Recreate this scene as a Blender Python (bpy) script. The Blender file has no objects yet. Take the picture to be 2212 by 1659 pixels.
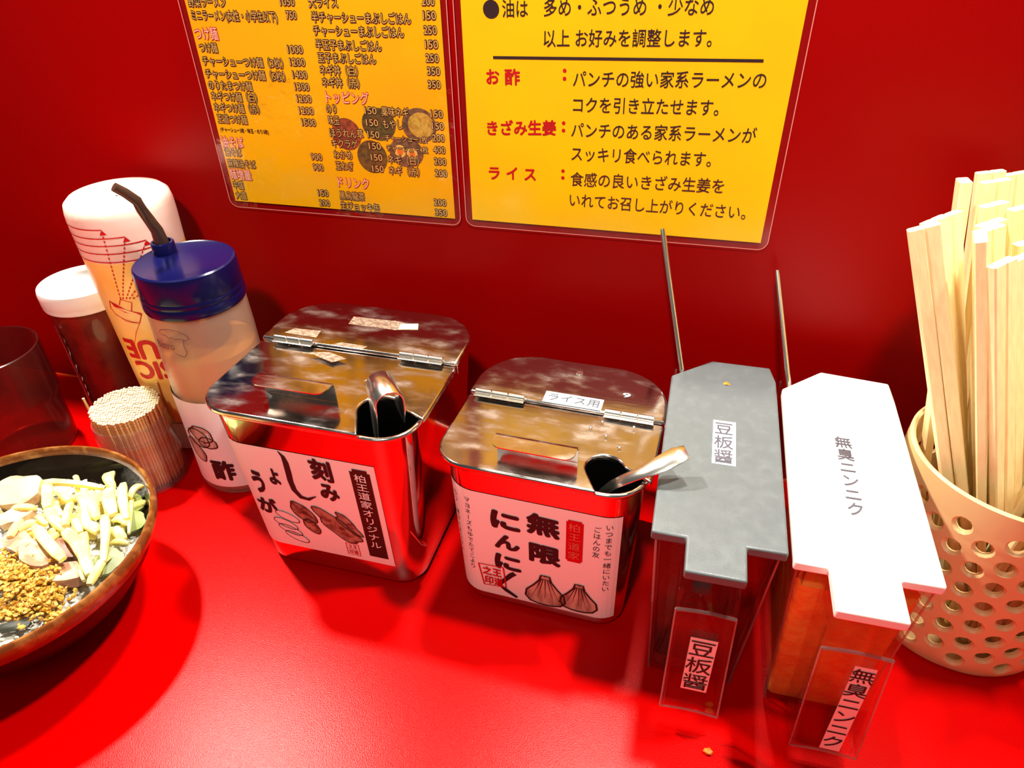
import bpy, bmesh, math, random
from mathutils import Vector, Matrix
random.seed(7)
PI = math.pi
sc = bpy.context.scene
COL = sc.collection

# ------------------------------------------------------------------ camera
cam_d = bpy.data.cameras.new('camera'); cam = bpy.data.objects.new('camera', cam_d); COL.objects.link(cam)
cam_d.sensor_width = 36.0; cam_d.lens = 1525.0 / 2212 * 36.0; cam_d.clip_start = .01
pi_, ro_, ya_ = math.radians(35.34), math.radians(1.40), math.radians(-15.2)
fw = Vector((math.sin(ya_) * math.cos(pi_), math.cos(ya_) * math.cos(pi_), -math.sin(pi_)))
rt = Vector((math.cos(ya_), -math.sin(ya_), 0)); dn = fw.cross(rt)
r2 = math.cos(ro_) * rt + math.sin(ro_) * dn; d2 = -math.sin(ro_) * rt + math.cos(ro_) * dn
cam.matrix_world = Matrix(((r2.x, -d2.x, -fw.x, 0), (r2.y, -d2.y, -fw.y, 0), (r2.z, -d2.z, -fw.z, .38), (0, 0, 0, 1)))
sc.camera = cam

# ------------------------------------------------------------------ world, lamps, exposure
w = bpy.data.worlds.new('world'); sc.world = w; w.use_nodes = True
w.node_tree.nodes['Background'].inputs[0].default_value = (1.0, .93, .84, 1)
w.node_tree.nodes['Background'].inputs[1].default_value = .07
def area(name, loc, target, size, power, color=(1, .93, .82), shape='DISK'):
    l = bpy.data.lights.new(name, 'AREA'); l.shape = shape; l.size = size; l.energy = power; l.color = color
    o = bpy.data.objects.new(name, l); COL.objects.link(o); o.location = loc
    o.rotation_euler = (Vector(target) - Vector(loc)).to_track_quat('-Z', 'Y').to_euler()
    return o
area('ceiling_lamp_left', (-.70, .53, 1.08), (-.3, .2, 0), .07, 21)
area('ceiling_lamp_right', (.30, .36, 1.15), (.02, .3, 0), .07, 12)
area('ceiling_lamp_front', (-.02, .66, 1.2), (.05, .2, 0), .09, 13)
area('wall_fill_behind', (-.3, -1.1, 1.5), (-.1, .436, .2), .8, 2.5)  # unseen soft fill light, added behind the camera to brighten the wall
sl = bpy.data.lights.new('poster_fill_spot', 'SPOT'); sl.energy = 118; sl.color = (1, .95, .86); sl.spot_size = math.radians(58); sl.spot_blend = 1.; sl.shadow_soft_size = .06  # unseen spot added to brighten the posters, fading out lower down
so = bpy.data.objects.new('poster_fill_spot', sl); COL.objects.link(so); so.location = (-.12, -.45, 1.35)
so.rotation_euler = (Vector((-.12, .436, .70)) - Vector(so.location)).to_track_quat('-Z', 'Y').to_euler()
sc.view_settings.view_transform = 'Standard'; sc.view_settings.look = 'None'
sc.view_settings.exposure = 0.38; sc.view_settings.gamma = 1.0
sc.view_settings.use_curve_mapping = False
if hasattr(sc, 'cycles'):
    sc.cycles.max_bounces = 12; sc.cycles.transparent_max_bounces = 24; sc.cycles.caustics_reflective = False

# ------------------------------------------------------------------ materials
def mat(name, col, rough=.5, metal=0., spec=.5, trans=0., ior=1.45, noise=None, bump=None, coat=0., sss=0., bump_scale=None):
    m = bpy.data.materials.new(name); m.use_nodes = True; nt = m.node_tree; b = nt.nodes['Principled BSDF']
    b.inputs['Base Color'].default_value = (*col, 1); b.inputs['Roughness'].default_value = rough
    b.inputs['Metallic'].default_value = metal; b.inputs['Specular IOR Level'].default_value = spec
    b.inputs['Transmission Weight'].default_value = trans; b.inputs['IOR'].default_value = ior
    b.inputs['Coat Weight'].default_value = coat; b.inputs['Coat Roughness'].default_value = .08
    if sss:
        b.inputs['Subsurface Weight'].default_value = sss; b.inputs['Subsurface Scale'].default_value = .004
        b.inputs['Subsurface Radius'].default_value = (1, .6, .35)
    tc = nt.nodes.new('ShaderNodeTexCoord')
    def nz(scale, detail=4, stretch=None):
        n = nt.nodes.new('ShaderNodeTexNoise'); n.inputs['Scale'].default_value = scale; n.inputs['Detail'].default_value = detail
        if stretch:
            mp = nt.nodes.new('ShaderNodeMapping'); mp.inputs['Scale'].default_value = stretch
            nt.links.new(tc.outputs['Object'], mp.inputs[0]); nt.links.new(mp.outputs[0], n.inputs['Vector'])
        else: nt.links.new(tc.outputs['Object'], n.inputs['Vector'])
        return n
    if noise:   # (colour2, scale, lo, hi, stretch)
        n = nz(noise[1], 5, noise[4] if len(noise) > 4 else None)
        r = nt.nodes.new('ShaderNodeMapRange'); r.inputs[1].default_value = noise[2]; r.inputs[2].default_value = noise[3]
        nt.links.new(n.outputs['Fac'], r.inputs[0])
        x = nt.nodes.new('ShaderNodeMix'); x.data_type = 'RGBA'
        x.inputs[6].default_value = (*col, 1); x.inputs[7].default_value = (*noise[0], 1)
        nt.links.new(r.outputs[0], x.inputs[0]); nt.links.new(x.outputs[2], b.inputs['Base Color'])
    if bump:    # (scale, strength, distance, stretch)
        n = nz(bump[0], 3, bump[3] if len(bump) > 3 else None)
        bp = nt.nodes.new('ShaderNodeBump'); bp.inputs['Strength'].default_value = bump[1]; bp.inputs['Distance'].default_value = bump[2]
        nt.links.new(n.outputs['Fac'], bp.inputs['Height']); nt.links.new(bp.outputs[0], b.inputs['Normal'])
    return m
def rough_noise(m, scale, lo, hi, r0, r1, stretch=None):
    nt = m.node_tree; b = nt.nodes['Principled BSDF']; tc = nt.nodes.new('ShaderNodeTexCoord')
    n = nt.nodes.new('ShaderNodeTexNoise'); n.inputs['Scale'].default_value = scale; n.inputs['Detail'].default_value = 6
    if stretch:
        mp = nt.nodes.new('ShaderNodeMapping'); mp.inputs['Scale'].default_value = stretch
        nt.links.new(tc.outputs['Object'], mp.inputs[0]); nt.links.new(mp.outputs[0], n.inputs['Vector'])
    else: nt.links.new(tc.outputs['Object'], n.inputs['Vector'])
    r = nt.nodes.new('ShaderNodeMapRange'); r.inputs[1].default_value = lo; r.inputs[2].default_value = hi
    r.inputs[3].default_value = r0; r.inputs[4].default_value = r1
    nt.links.new(n.outputs['Fac'], r.inputs[0]); nt.links.new(r.outputs[0], b.inputs['Roughness'])
    return m
def clear(name, tint=(.95, .95, .95), ior=1.45, rough=.02, haze=0., bump=None, gain=1., hcol=(.9, .88, .85)):
    """thin clear plastic: see-through, with a fresnel gloss and optional milky haze"""
    m = bpy.data.materials.new(name); m.use_nodes = True; nt = m.node_tree; nt.nodes.remove(nt.nodes['Principled BSDF'])
    out = nt.nodes['Material Output']
    t = nt.nodes.new('ShaderNodeBsdfTransparent'); t.inputs[0].default_value = (*tint, 1)
    g = nt.nodes.new('ShaderNodeBsdfGlossy'); g.inputs['Roughness'].default_value = rough
    f = nt.nodes.new('ShaderNodeLayerWeight'); f.inputs[0].default_value = .5
    f0 = ((ior - 1) / (ior + 1)) ** 2 * gain
    pw = nt.nodes.new('ShaderNodeMath'); pw.operation = 'POWER'; pw.inputs[1].default_value = 5.
    ga = nt.nodes.new('ShaderNodeMapRange'); ga.inputs[3].default_value = f0; ga.inputs[4].default_value = .85
    nt.links.new(f.outputs['Facing'], pw.inputs[0]); nt.links.new(pw.outputs[0], ga.inputs[0])
    mx = nt.nodes.new('ShaderNodeMixShader')
    nt.links.new(ga.outputs[0], mx.inputs[0]); nt.links.new(g.outputs[0], mx.inputs[2])
    last = t
    if haze:
        d = nt.nodes.new('ShaderNodeBsdfDiffuse'); d.inputs[0].default_value = (*hcol, 1)
        tr = nt.nodes.new('ShaderNodeBsdfTranslucent'); tr.inputs[0].default_value = (*hcol, 1)
        ad = nt.nodes.new('ShaderNodeMixShader'); ad.inputs[0].default_value = .5
        nt.links.new(d.outputs[0], ad.inputs[1]); nt.links.new(tr.outputs[0], ad.inputs[2])
        hz = nt.nodes.new('ShaderNodeMixShader'); hz.inputs[0].default_value = haze
        nt.links.new(t.outputs[0], hz.inputs[1]); nt.links.new(ad.outputs[0], hz.inputs[2]); last = hz
    nt.links.new(last.outputs[0], mx.inputs[1]); nt.links.new(mx.outputs[0], out.inputs[0])
    if bump:
        tc = nt.nodes.new('ShaderNodeTexCoord'); n = nt.nodes.new('ShaderNodeTexNoise'); n.inputs['Scale'].default_value = bump[0]; n.inputs['Detail'].default_value = 5
        nt.links.new(tc.outputs['Object'], n.inputs['Vector'])
        bp = nt.nodes.new('ShaderNodeBump'); bp.inputs['Strength'].default_value = bump[1]; bp.inputs['Distance'].default_value = bump[2]
        nt.links.new(n.outputs['Fac'], bp.inputs['Height']); nt.links.new(bp.outputs[0], g.inputs['Normal']); nt.links.new(bp.outputs[0], f.inputs['Normal'])
    return m

M = {}
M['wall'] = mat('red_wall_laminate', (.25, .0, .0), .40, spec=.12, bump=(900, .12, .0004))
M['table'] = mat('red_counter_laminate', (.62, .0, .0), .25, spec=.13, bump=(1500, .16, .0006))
M['steel'] = rough_noise(mat('brushed_steel', (.60, .54, .50), .16, 1., bump=(60, .06, .0004, (1, 30, 1))), 45, .45, .7, .10, .34, (1, 2, 1))
M['steel_body'] = mat('polished_steel_body', (.82, .78, .74), .09, 1., bump=(18, .10, .001))
M['steel_plain'] = mat('steel_plain', (.86, .82, .74), .22, 1.)
M['rim'] = mat('steel_rim', (.86, .82, .74), .14, 1.)
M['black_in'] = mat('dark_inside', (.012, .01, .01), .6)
M['paper_yellow'] = mat('yellow_paper_plain', (1., .60, .001), .6, spec=.1, noise=((.98, .54, .003), 14, .35, .65))
M['paper_orange'] = mat('yellow_paper_menu', (.95, .46, .001), .6, spec=.1, noise=((.92, .40, .003), 10, .35, .65))
M['film'] = clear('laminate_film', (.98, .97, .97), 1.45, .10, 0, (38, 1., .010), 1.)
nt = M['film'].node_tree; bp = [n for n in nt.nodes if n.type == 'BUMP'][0]; n0 = [n for n in nt.nodes if n.type == 'TEX_NOISE'][0]   # crinkles gather in patches
n2 = nt.nodes.new('ShaderNodeTexNoise'); n2.inputs['Scale'].default_value = 11; nt.links.new([n for n in nt.nodes if n.type == 'TEX_COORD'][0].outputs['Object'], n2.inputs['Vector'])
mr = nt.nodes.new('ShaderNodeMapRange'); mr.inputs[1].default_value = .46; mr.inputs[2].default_value = .54; mr.inputs[3].default_value = .12; nt.links.new(n2.outputs['Fac'], mr.inputs[0]); nt.links.new(mr.outputs[0], bp.inputs['Strength'])
M['film_flat'] = clear('laminate_film_flat', (.98, .97, .97), 1.4, .15, 0, (10, .2, .003))
M['ink'] = mat('black_ink', (.022, .006, .008), .55)
M['ink_brown'] = mat('dark_outline_ink', (.035, .006, .004), .55)
M['ink_red'] = mat('red_ink', (.55, .0, .004), .55)
M['ink_cream'] = mat('cream_ink', (.72, .42, .10), .55)
M['ink_grey'] = mat('grey_ink', (.06, .055, .075), .55)
M['label_white'] = mat('label_paper', (.9, .82, .78), .55)
M['label_tape'] = mat('white_label_tape', (.92, .92, .93), .4)
M['print_brown'] = mat('ginger_print', (.42, .22, .15), .6, noise=((.13, .03, .02), 190, .42, .66))
M['print_garlic'] = mat('garlic_print', (.62, .40, .30), .6, noise=((.20, .07, .05), 120, .45, .68, (1.6, 1, .35)))
M['acrylic'] = clear('clear_acrylic', (.975, .965, .96), 1.49, .01, 0, None, 1.)
M['acrylic_edge'] = clear('acrylic_edge', (.80, .66, .60), 1.9, .04, .10, None, 1.6)
M['lid_grey'] = rough_noise(mat('grey_plastic_lid', (.098, .112, .116), .4, bump=(1400, .25, .0003), noise=((.112, .127, .131), 130, .5, .7)), 160, .4, .7, .30, .42)
M['lid_white'] = mat('white_plastic_lid', (.93, .90, .85), .35)
M['garlic_paste'] = mat('orange_garlic_paste', (.98, .36, .05), .4, noise=((.85, .20, .03), 70, .4, .65), bump=(120, .6, .003))
M['bean_paste'] = mat('dark_red_bean_paste', (.16, .01, .005), .35, bump=(200, .6, .002))
M['bottle_plastic'] = clear('frosted_bottle_plastic', (.96, .90, .84), 1.4, .35, .27, None, 1., (.95, .72, .56))
M['vinegar'] = mat('amber_vinegar', (.70, .30, .03), .5)
M['blue_cap'] = mat('dark_blue_cap', (.003, .003, .040), .2, spec=.35)
M['straw'] = mat('dark_brown_spout', (.045, .022, .014), .28)
M['squeeze'] = mat('translucent_white_plastic', (.84, .55, .47), .3, spec=.4, noise=((.92, .74, .55), 22, .52, .66))
M['dressing'] = mat('yellow_dressing_side', (.92, .50, .09), .32, noise=((.95, .66, .26), 26, .4, .66))
M['white_cap'] = mat('white_plastic_cap', (.93, .91, .86), .3)
M['spice'] = mat('dark_red_spice', (.13, .004, .003), .45, noise=((.20, .012, .005), 60, .45, .65))
M['jar_clear'] = clear('clear_jar', (.98, .97, .96), 1.4, .03, 0)
M['pick'] = mat('toothpick_wood', (.80, .50, .19), .6, noise=((.66, .36, .12), 140, .4, .7))
M['pick_end'] = mat('toothpick_end', (.97, .82, .46), .6)
M['wood'] = mat('pale_chopstick_wood', (.93, .77, .40), .55, noise=((.90, .68, .35), 60, .4, .65, (8, 8, .35)), bump=(300, .2, .0004, (4, 4, .3)))
M['basket'] = mat('beige_melamine', (.84, .58, .27), .38, noise=((.79, .52, .23), 25, .4, .65))
M['glaze_brown'] = mat('brown_glaze', (.15, .040, .007), .14, coat=.5, noise=((.34, .14, .035), 90, .50, .68))
M['glaze_black'] = mat('black_glaze', (.006, .004, .003), .08, spec=.15)
M['cup'] = clear('smoky_red_cup', (.62, .26, .22), 1.45, .22, .16, None, 1., (.30, .05, .04))
M['strip'] = mat('pale_yellow_ginger', (.93, .76, .20), .45, spec=.3, noise=((.96, .86, .36), 90, .4, .65), bump=(160, .35, .001))
M['pork'] = mat('roast_pork', (.42, .20, .12), .4, noise=((.70, .50, .30), 95, .42, .62), bump=(150, .6, .0022))
M['pork_pale'] = mat('pale_pork', (.72, .53, .28), .42, noise=((.50, .24, .12), 70, .5, .68), bump=(140, .6, .002))
M['pork_edge'] = mat('browned_pork_edge', (.16, .05, .025), .35, noise=((.35, .16, .08), 120, .4, .65))
M['paste'] = mat('ochre_ginger_paste', (.46, .21, .015), .4, noise=((.72, .42, .08), 240, .42, .62), bump=(260, .8, .003))
M['rice'] = mat('white_rice', (.66, .64, .56), .5, spec=.2)
M['nori'] = mat('dark_seaweed', (.02, .022, .012), .4)
M['greens'] = mat('dark_green_leek', (.22, .26, .06), .35)
M['crumb'] = mat('orange_crumb', (.72, .20, .01), .5)
M['dish_dark'] = mat('printed_bowl', (.10, .045, .02), .6, noise=((.22, .10, .04), 300, .4, .6))
M['dish_green'] = mat('printed_greens', (.14, .085, .012), .6, noise=((.06, .04, .01), 350, .4, .6))
M['dish_sprout'] = mat('printed_sprouts', (.62, .38, .05), .6, noise=((.44, .22, .02), 400, .4, .6))
M['dish_meat'] = mat('printed_meat', (.36, .07, .02), .6, noise=((.20, .03, .01), 300, .4, .6))
M['dish_egg'] = mat('printed_egg', (.85, .45, .08), .6)
M['dish_yolk'] = mat('printed_yolk', (.80, .16, .01), .6)
M['residue'] = mat('tape_residue', (.34, .24, .17), .45, metal=.6, noise=((.22, .13, .09), 300, .4, .6), bump=(500, .8, .001))

# ------------------------------------------------------------------ helpers
def link(name, me, m=None, parent=None, smooth=True, mods=None):
    o = bpy.data.objects.new(name, me); COL.objects.link(o)
    if m:
        for q in (m if isinstance(m, (list, tuple)) else [m]): me.materials.append(q)
    if parent: o.parent = parent
    if smooth:
        for p in me.polygons: p.use_smooth = True
    return o
def from_bm(name, bm, m=None, parent=None, smooth=True, bevel=0, seg=2, angle=.6):
    bmesh.ops.recalc_face_normals(bm, faces=bm.faces)
    me = bpy.data.meshes.new(name); bm.to_mesh(me); bm.free()
    o = link(name, me, m, parent, smooth)
    if smooth: flat_by_angle(me)
    if bevel:
        md = o.modifiers.new('bevel', 'BEVEL'); md.width = bevel; md.segments = seg; md.limit_method = 'ANGLE'; md.angle_limit = .5
        md.harden_normals = False
    return o
def flat_by_angle(me, ang=.7):
    try: me.set_sharp_from_angle(angle=ang)
    except Exception: pass
def thing(name, label, cat, loc=(0, 0, 0), rz=0, group=None):
    o = bpy.data.objects.new(name, None); COL.objects.link(o); o.location = loc; o.rotation_euler = (0, 0, rz); o.empty_display_size = .01
    return tag(o, label, cat, group)
def tag(o, label, cat=None, group=None, kind=None):
    if label: o['label'] = label
    if cat: o['category'] = cat
    if group: o['group'] = group
    if kind: o['kind'] = kind
    return o
def ring_loft(bm, rings, close=True, cap0=False, cap1=False, mi=0):
    vs = [[bm.verts.new(p) for p in r] for r in rings]
    n = len(rings[0]); fs = []
    for a, b in zip(vs[:-1], vs[1:]):
        for i in range(n if close else n - 1):
            j = (i + 1) % n
            fs.append(bm.faces.new((a[i], a[j], b[j], b[i])))
    if cap0: fs.append(bm.faces.new(vs[0][::-1]))
    if cap1: fs.append(bm.faces.new(vs[-1]))
    for f in fs: f.material_index = mi
    return vs
def lathe(name, prof, m, parent=None, n=64, cx=0, cy=0, cap0=False, cap1=False, mis=None):
    bm = bmesh.new()
    rings = [[(cx + r * math.cos(2 * PI * i / n), cy + r * math.sin(2 * PI * i / n), z) for i in range(n)] for r, z in prof]
    vs = ring_loft(bm, rings, True, cap0, cap1)
    if mis:
        bm.faces.ensure_lookup_table()
        for k in range(len(prof) - 1):
            for f in bm.faces[k * n:(k + 1) * n]: f.material_index = mis[k]
    return from_bm(name, bm, m, parent)
def box_bm(bm, x0, x1, y0, y1, z0, z1, mi=0):
    v = [bm.verts.new(p) for p in ((x0, y0, z0), (x1, y0, z0), (x1, y1, z0), (x0, y1, z0), (x0, y0, z1), (x1, y0, z1), (x1, y1, z1), (x0, y1, z1))]
    for q in ((0, 3, 2, 1), (4, 5, 6, 7), (0, 1, 5, 4), (1, 2, 6, 5), (2, 3, 7, 6), (3, 0, 4, 7)):
        bm.faces.new([v[i] for i in q]).material_index = mi
def hexa(bm, P):
    v = [bm.verts.new(p) for p in P]
    for q in ((0, 3, 2, 1), (4, 5, 6, 7), (0, 1, 5, 4), (1, 2, 6, 5), (2, 3, 7, 6), (3, 0, 4, 7)): bm.faces.new([v[i] for i in q])
def slab(name, pts, z0, z1, m, parent=None, bevel=.001, seg=3):
    """a flat plate of any outline (counter-clockwise points)"""
    bm = bmesh.new()
    a = [bm.verts.new((x, y, z0)) for x, y in pts]; b = [bm.verts.new((x, y, z1)) for x, y in pts]
    bm.faces.new(a[::-1]); bm.faces.new(b); n = len(pts)
    for i in range(n): bm.faces.new((a[i], a[(i + 1) % n], b[(i + 1) % n], b[i]))
    return from_bm(name, bm, m, parent, True, bevel, seg)
def tube(name, pts, rad, m, parent=None, n=10, caps=True, flat=1.0):
    bm = bmesh.new(); P = [Vector(p) for p in pts]; rings = []
    up = Vector((0, 0, 1))
    for i, p in enumerate(P):
        t = (P[min(i + 1, len(P) - 1)] - P[max(i - 1, 0)]).normalized()
        s = t.cross(up)
        if s.length < .2: s = t.cross(Vector((0, 1, 0)))
        s.normalize(); u = s.cross(t).normalized()
        r = rad[i] if isinstance(rad, (list, tuple)) else rad
        rings.append([p + s * (r * math.cos(2 * PI * k / n)) + u * (r * flat * math.sin(2 * PI * k / n)) for k in range(n)])
    ring_loft(bm, rings, True, caps, caps)
    return from_bm(name, bm, m, parent)
def arc(cx, cy, r, a0, a1, n):
    return [(cx + r * math.cos(a0 + (a1 - a0) * i / n), cy + r * math.sin(a0 + (a1 - a0) * i / n)) for i in range(n + 1)]
def rrect(w, d, r, n=8, r2=None):
    """rounded rectangle outline, counter-clockwise; r for the front corners, r2 for the rear ones"""
    r2 = r if r2 is None else r2; a, b = w / 2, d / 2
    return arc(a - r, -b + r, r, -PI / 2, 0, n) + arc(a - r2, b - r2, r2, 0, PI / 2, n) + arc(-a + r2, b - r2, r2, PI / 2, PI, n) + arc(-a + r, -b + r, r, PI, 1.5 * PI, n)
def rr_at(w, d, r, s):
    """point and outward normal on a rounded rectangle, s metres along it from the middle of the front side towards +x"""
    sg = 1 if s >= 0 else -1; s = abs(s); h = w / 2 - r
    if s <= h: p = (s, -d / 2); nn = (0, -1)
    else:
        s -= h; L = r * PI / 2
        if s <= L:
            a = s / r; p = (h + r * math.sin(a), -d / 2 + r - r * math.cos(a)); nn = (math.sin(a), -math.cos(a))
        else:
            s -= L; p = (w / 2, -d / 2 + r + s); nn = (1, 0)
    return (p[0] * sg, p[1]), (nn[0] * sg, nn[1])

_gl = {}
def glyphs(s, bold=0.):
    k = (s, bold)
    if k not in _gl:
        c = bpy.data.curves.new('t', 'FONT'); c.body = s; c.size = 1; c.resolution_u = 3
        o = bpy.data.objects.new('t', c); COL.objects.link(o); bpy.context.view_layer.update()
        me = bpy.data.meshes.new_from_object(o.evaluated_get(bpy.context.evaluated_depsgraph_get()))
        V0 = [(v.co.x, v.co.y, 0) for v in me.vertices]; F0 = [tuple(p.vertices) for p in me.polygons]
        if bold > .002:   # heavier strokes: the outline laid down again around itself
            V1, F1 = list(V0), list(F0)
            for q in range(7):
                o_ = len(V1); V1 += [(x + bold * math.cos(q * PI / 3.5), y + bold * math.sin(q * PI / 3.5), q + 1) for x, y, _ in V0]; F1 += [tuple(i + o_ for i in f) for f in F0]
            V0, F0 = V1, F1
        _gl[k] = (V0, F0)
        bpy.data.objects.remove(o); bpy.data.curves.remove(c); bpy.data.meshes.remove(me)
    return _gl[k]
class Ink:
    """flat print: collects 2-D shapes in a sheet's own coordinates and lays them on the sheet through a mapping"""
    def __init__(s): s.v = []; s.f = []
    def add(s, v, f):
        k = len(s.v); s.v += v; s.f += [tuple(i + k for i in q) for q in f]
    def text(s, t, x0, x1, y, h, bold=0., y1=None, rot=False, slant=0.):
        v, f = glyphs(t, bold)
        if not v: return s
        a = min(p[0] for p in v); b = max(p[0] for p in v); sx = (x1 - x0) / (b - a)
        y1 = y if y1 is None else y1
        out = []
        for px, py, lv in v:
            u = (px - a) * sx; q = (x0 + u + slant * py * h, y + (y1 - y) * u / (x1 - x0) + py * h, lv)
            if rot: q = (x0 + x1 - q[0], 2 * y + h * .76 - q[1], lv)
            out.append(q)
        s.add(out, f); return s
    def vtext(s, t, x, y, w, h, bold=0., gap=1.12, lean=0., slant=0.):
        """vertical writing: x centre, y top of the first character"""
        for i, ch in enumerate(t):
            if ch != ' ':
                v, f = glyphs(ch, bold)
                rotd = ch == 'ー'
                xs = [p[0] for p in v]; ys = [p[1] for p in v]
                cx = .5 if max(xs) <= 1.1 else (min(xs) + max(xs)) / 2
                out = []
                for px, py, lv in v:
                    a, b = px - cx, py - .38
                    if rotd: a, b = -b, -a
                    out.append((x + a * w + lean * i * h, y - h * .5 - i * h * gap + b * h + slant * a * w, lv))
                s.add(out, f)
        return s
    def glyph(s, ch, x0, x1, y0, y1, bold=0., slant=0.):
        v, f = glyphs(ch, bold); xs = [p[0] for p in v]; ys = [p[1] for p in v]
        a, b, c, d = min(xs), max(xs), min(ys), max(ys)
        s.add([(x0 + (px - a) / (b - a) * (x1 - x0), y0 + (py - c) / (d - c) * (y1 - y0) + slant * ((px - a) / (b - a) - .5) * (x1 - x0), lv) for px, py, lv in v], f); return s
    def line(s, pts, w, closed=False):
        P = [Vector(p) for p in pts]; n = len(P); L = []; R = []
        for i, p in enumerate(P):
            a = P[(i - 1) % n] if closed else P[max(i - 1, 0)]; b = P[(i + 1) % n] if closed else P[min(i + 1, n - 1)]
            t = (b - a).normalized() if (b - a).length else Vector((1, 0)); q = Vector((-t.y, t.x)) * (w[i] if isinstance(w, (list, tuple)) else w) / 2
            L.append(tuple(p + q)); R.append(tuple(p - q))
        f = [(i, (i + 1) % n, n + (i + 1) % n, n + i) for i in range(n if closed else n - 1)]
        s.add(L + R, f); return s
    def poly(s, pts):
        s.add(list(pts), [tuple(range(len(pts)))]); return s
    def fan(s, pts):
        cx = sum(p[0] for p in pts) / len(pts); cy = sum(p[1] for p in pts) / len(pts); n = len(pts)
        s.add([(cx, cy)] + list(pts), [(0, 1 + i, 1 + (i + 1) % n) for i in range(n)]); return s
    def ell(s, cx, cy, rx, ry, rot=0, n=28):
        c, q = math.cos(rot), math.sin(rot); return s.fan([(cx + rx * math.cos(a) * c - ry * math.sin(a) * q, cy + rx * math.cos(a) * q + ry * math.sin(a) * c) for a in (2 * PI * i / n for i in range(n))])
    def rect(s, x0, x1, y0, y1, nx=1, ny=1):
        v = [(x0 + (x1 - x0) * i / nx, y0 + (y1 - y0) * j / ny) for j in range(ny + 1) for i in range(nx + 1)]
        s.add(v, [(j * (nx + 1) + i, j * (nx + 1) + i + 1, (j + 1) * (nx + 1) + i + 1, (j + 1) * (nx + 1) + i) for j in range(ny) for i in range(nx)]); return s
    def put(s, name, m, mapf, off, parent=None, label=None):
        me = bpy.data.meshes.new(name); me.from_pydata([mapf(q[0], q[1], off + (q[2] * 1.2e-5 if len(q) > 2 else 0)) for q in s.v], [], s.f); me.update()
        o = link(name, me, m, parent, False)
        if label: o['label'] = label
        return o
def ell_pts(cx, cy, rx, ry, rot=0, n=26, a0=0, a1=2 * PI):
    c, q = math.cos(rot), math.sin(rot)
    return [(cx + rx * math.cos(a) * c - ry * math.sin(a) * q, cy + rx * math.cos(a) * q + ry * math.sin(a) * c) for a in (a0 + (a1 - a0) * i / n for i in range(n))]

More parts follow.
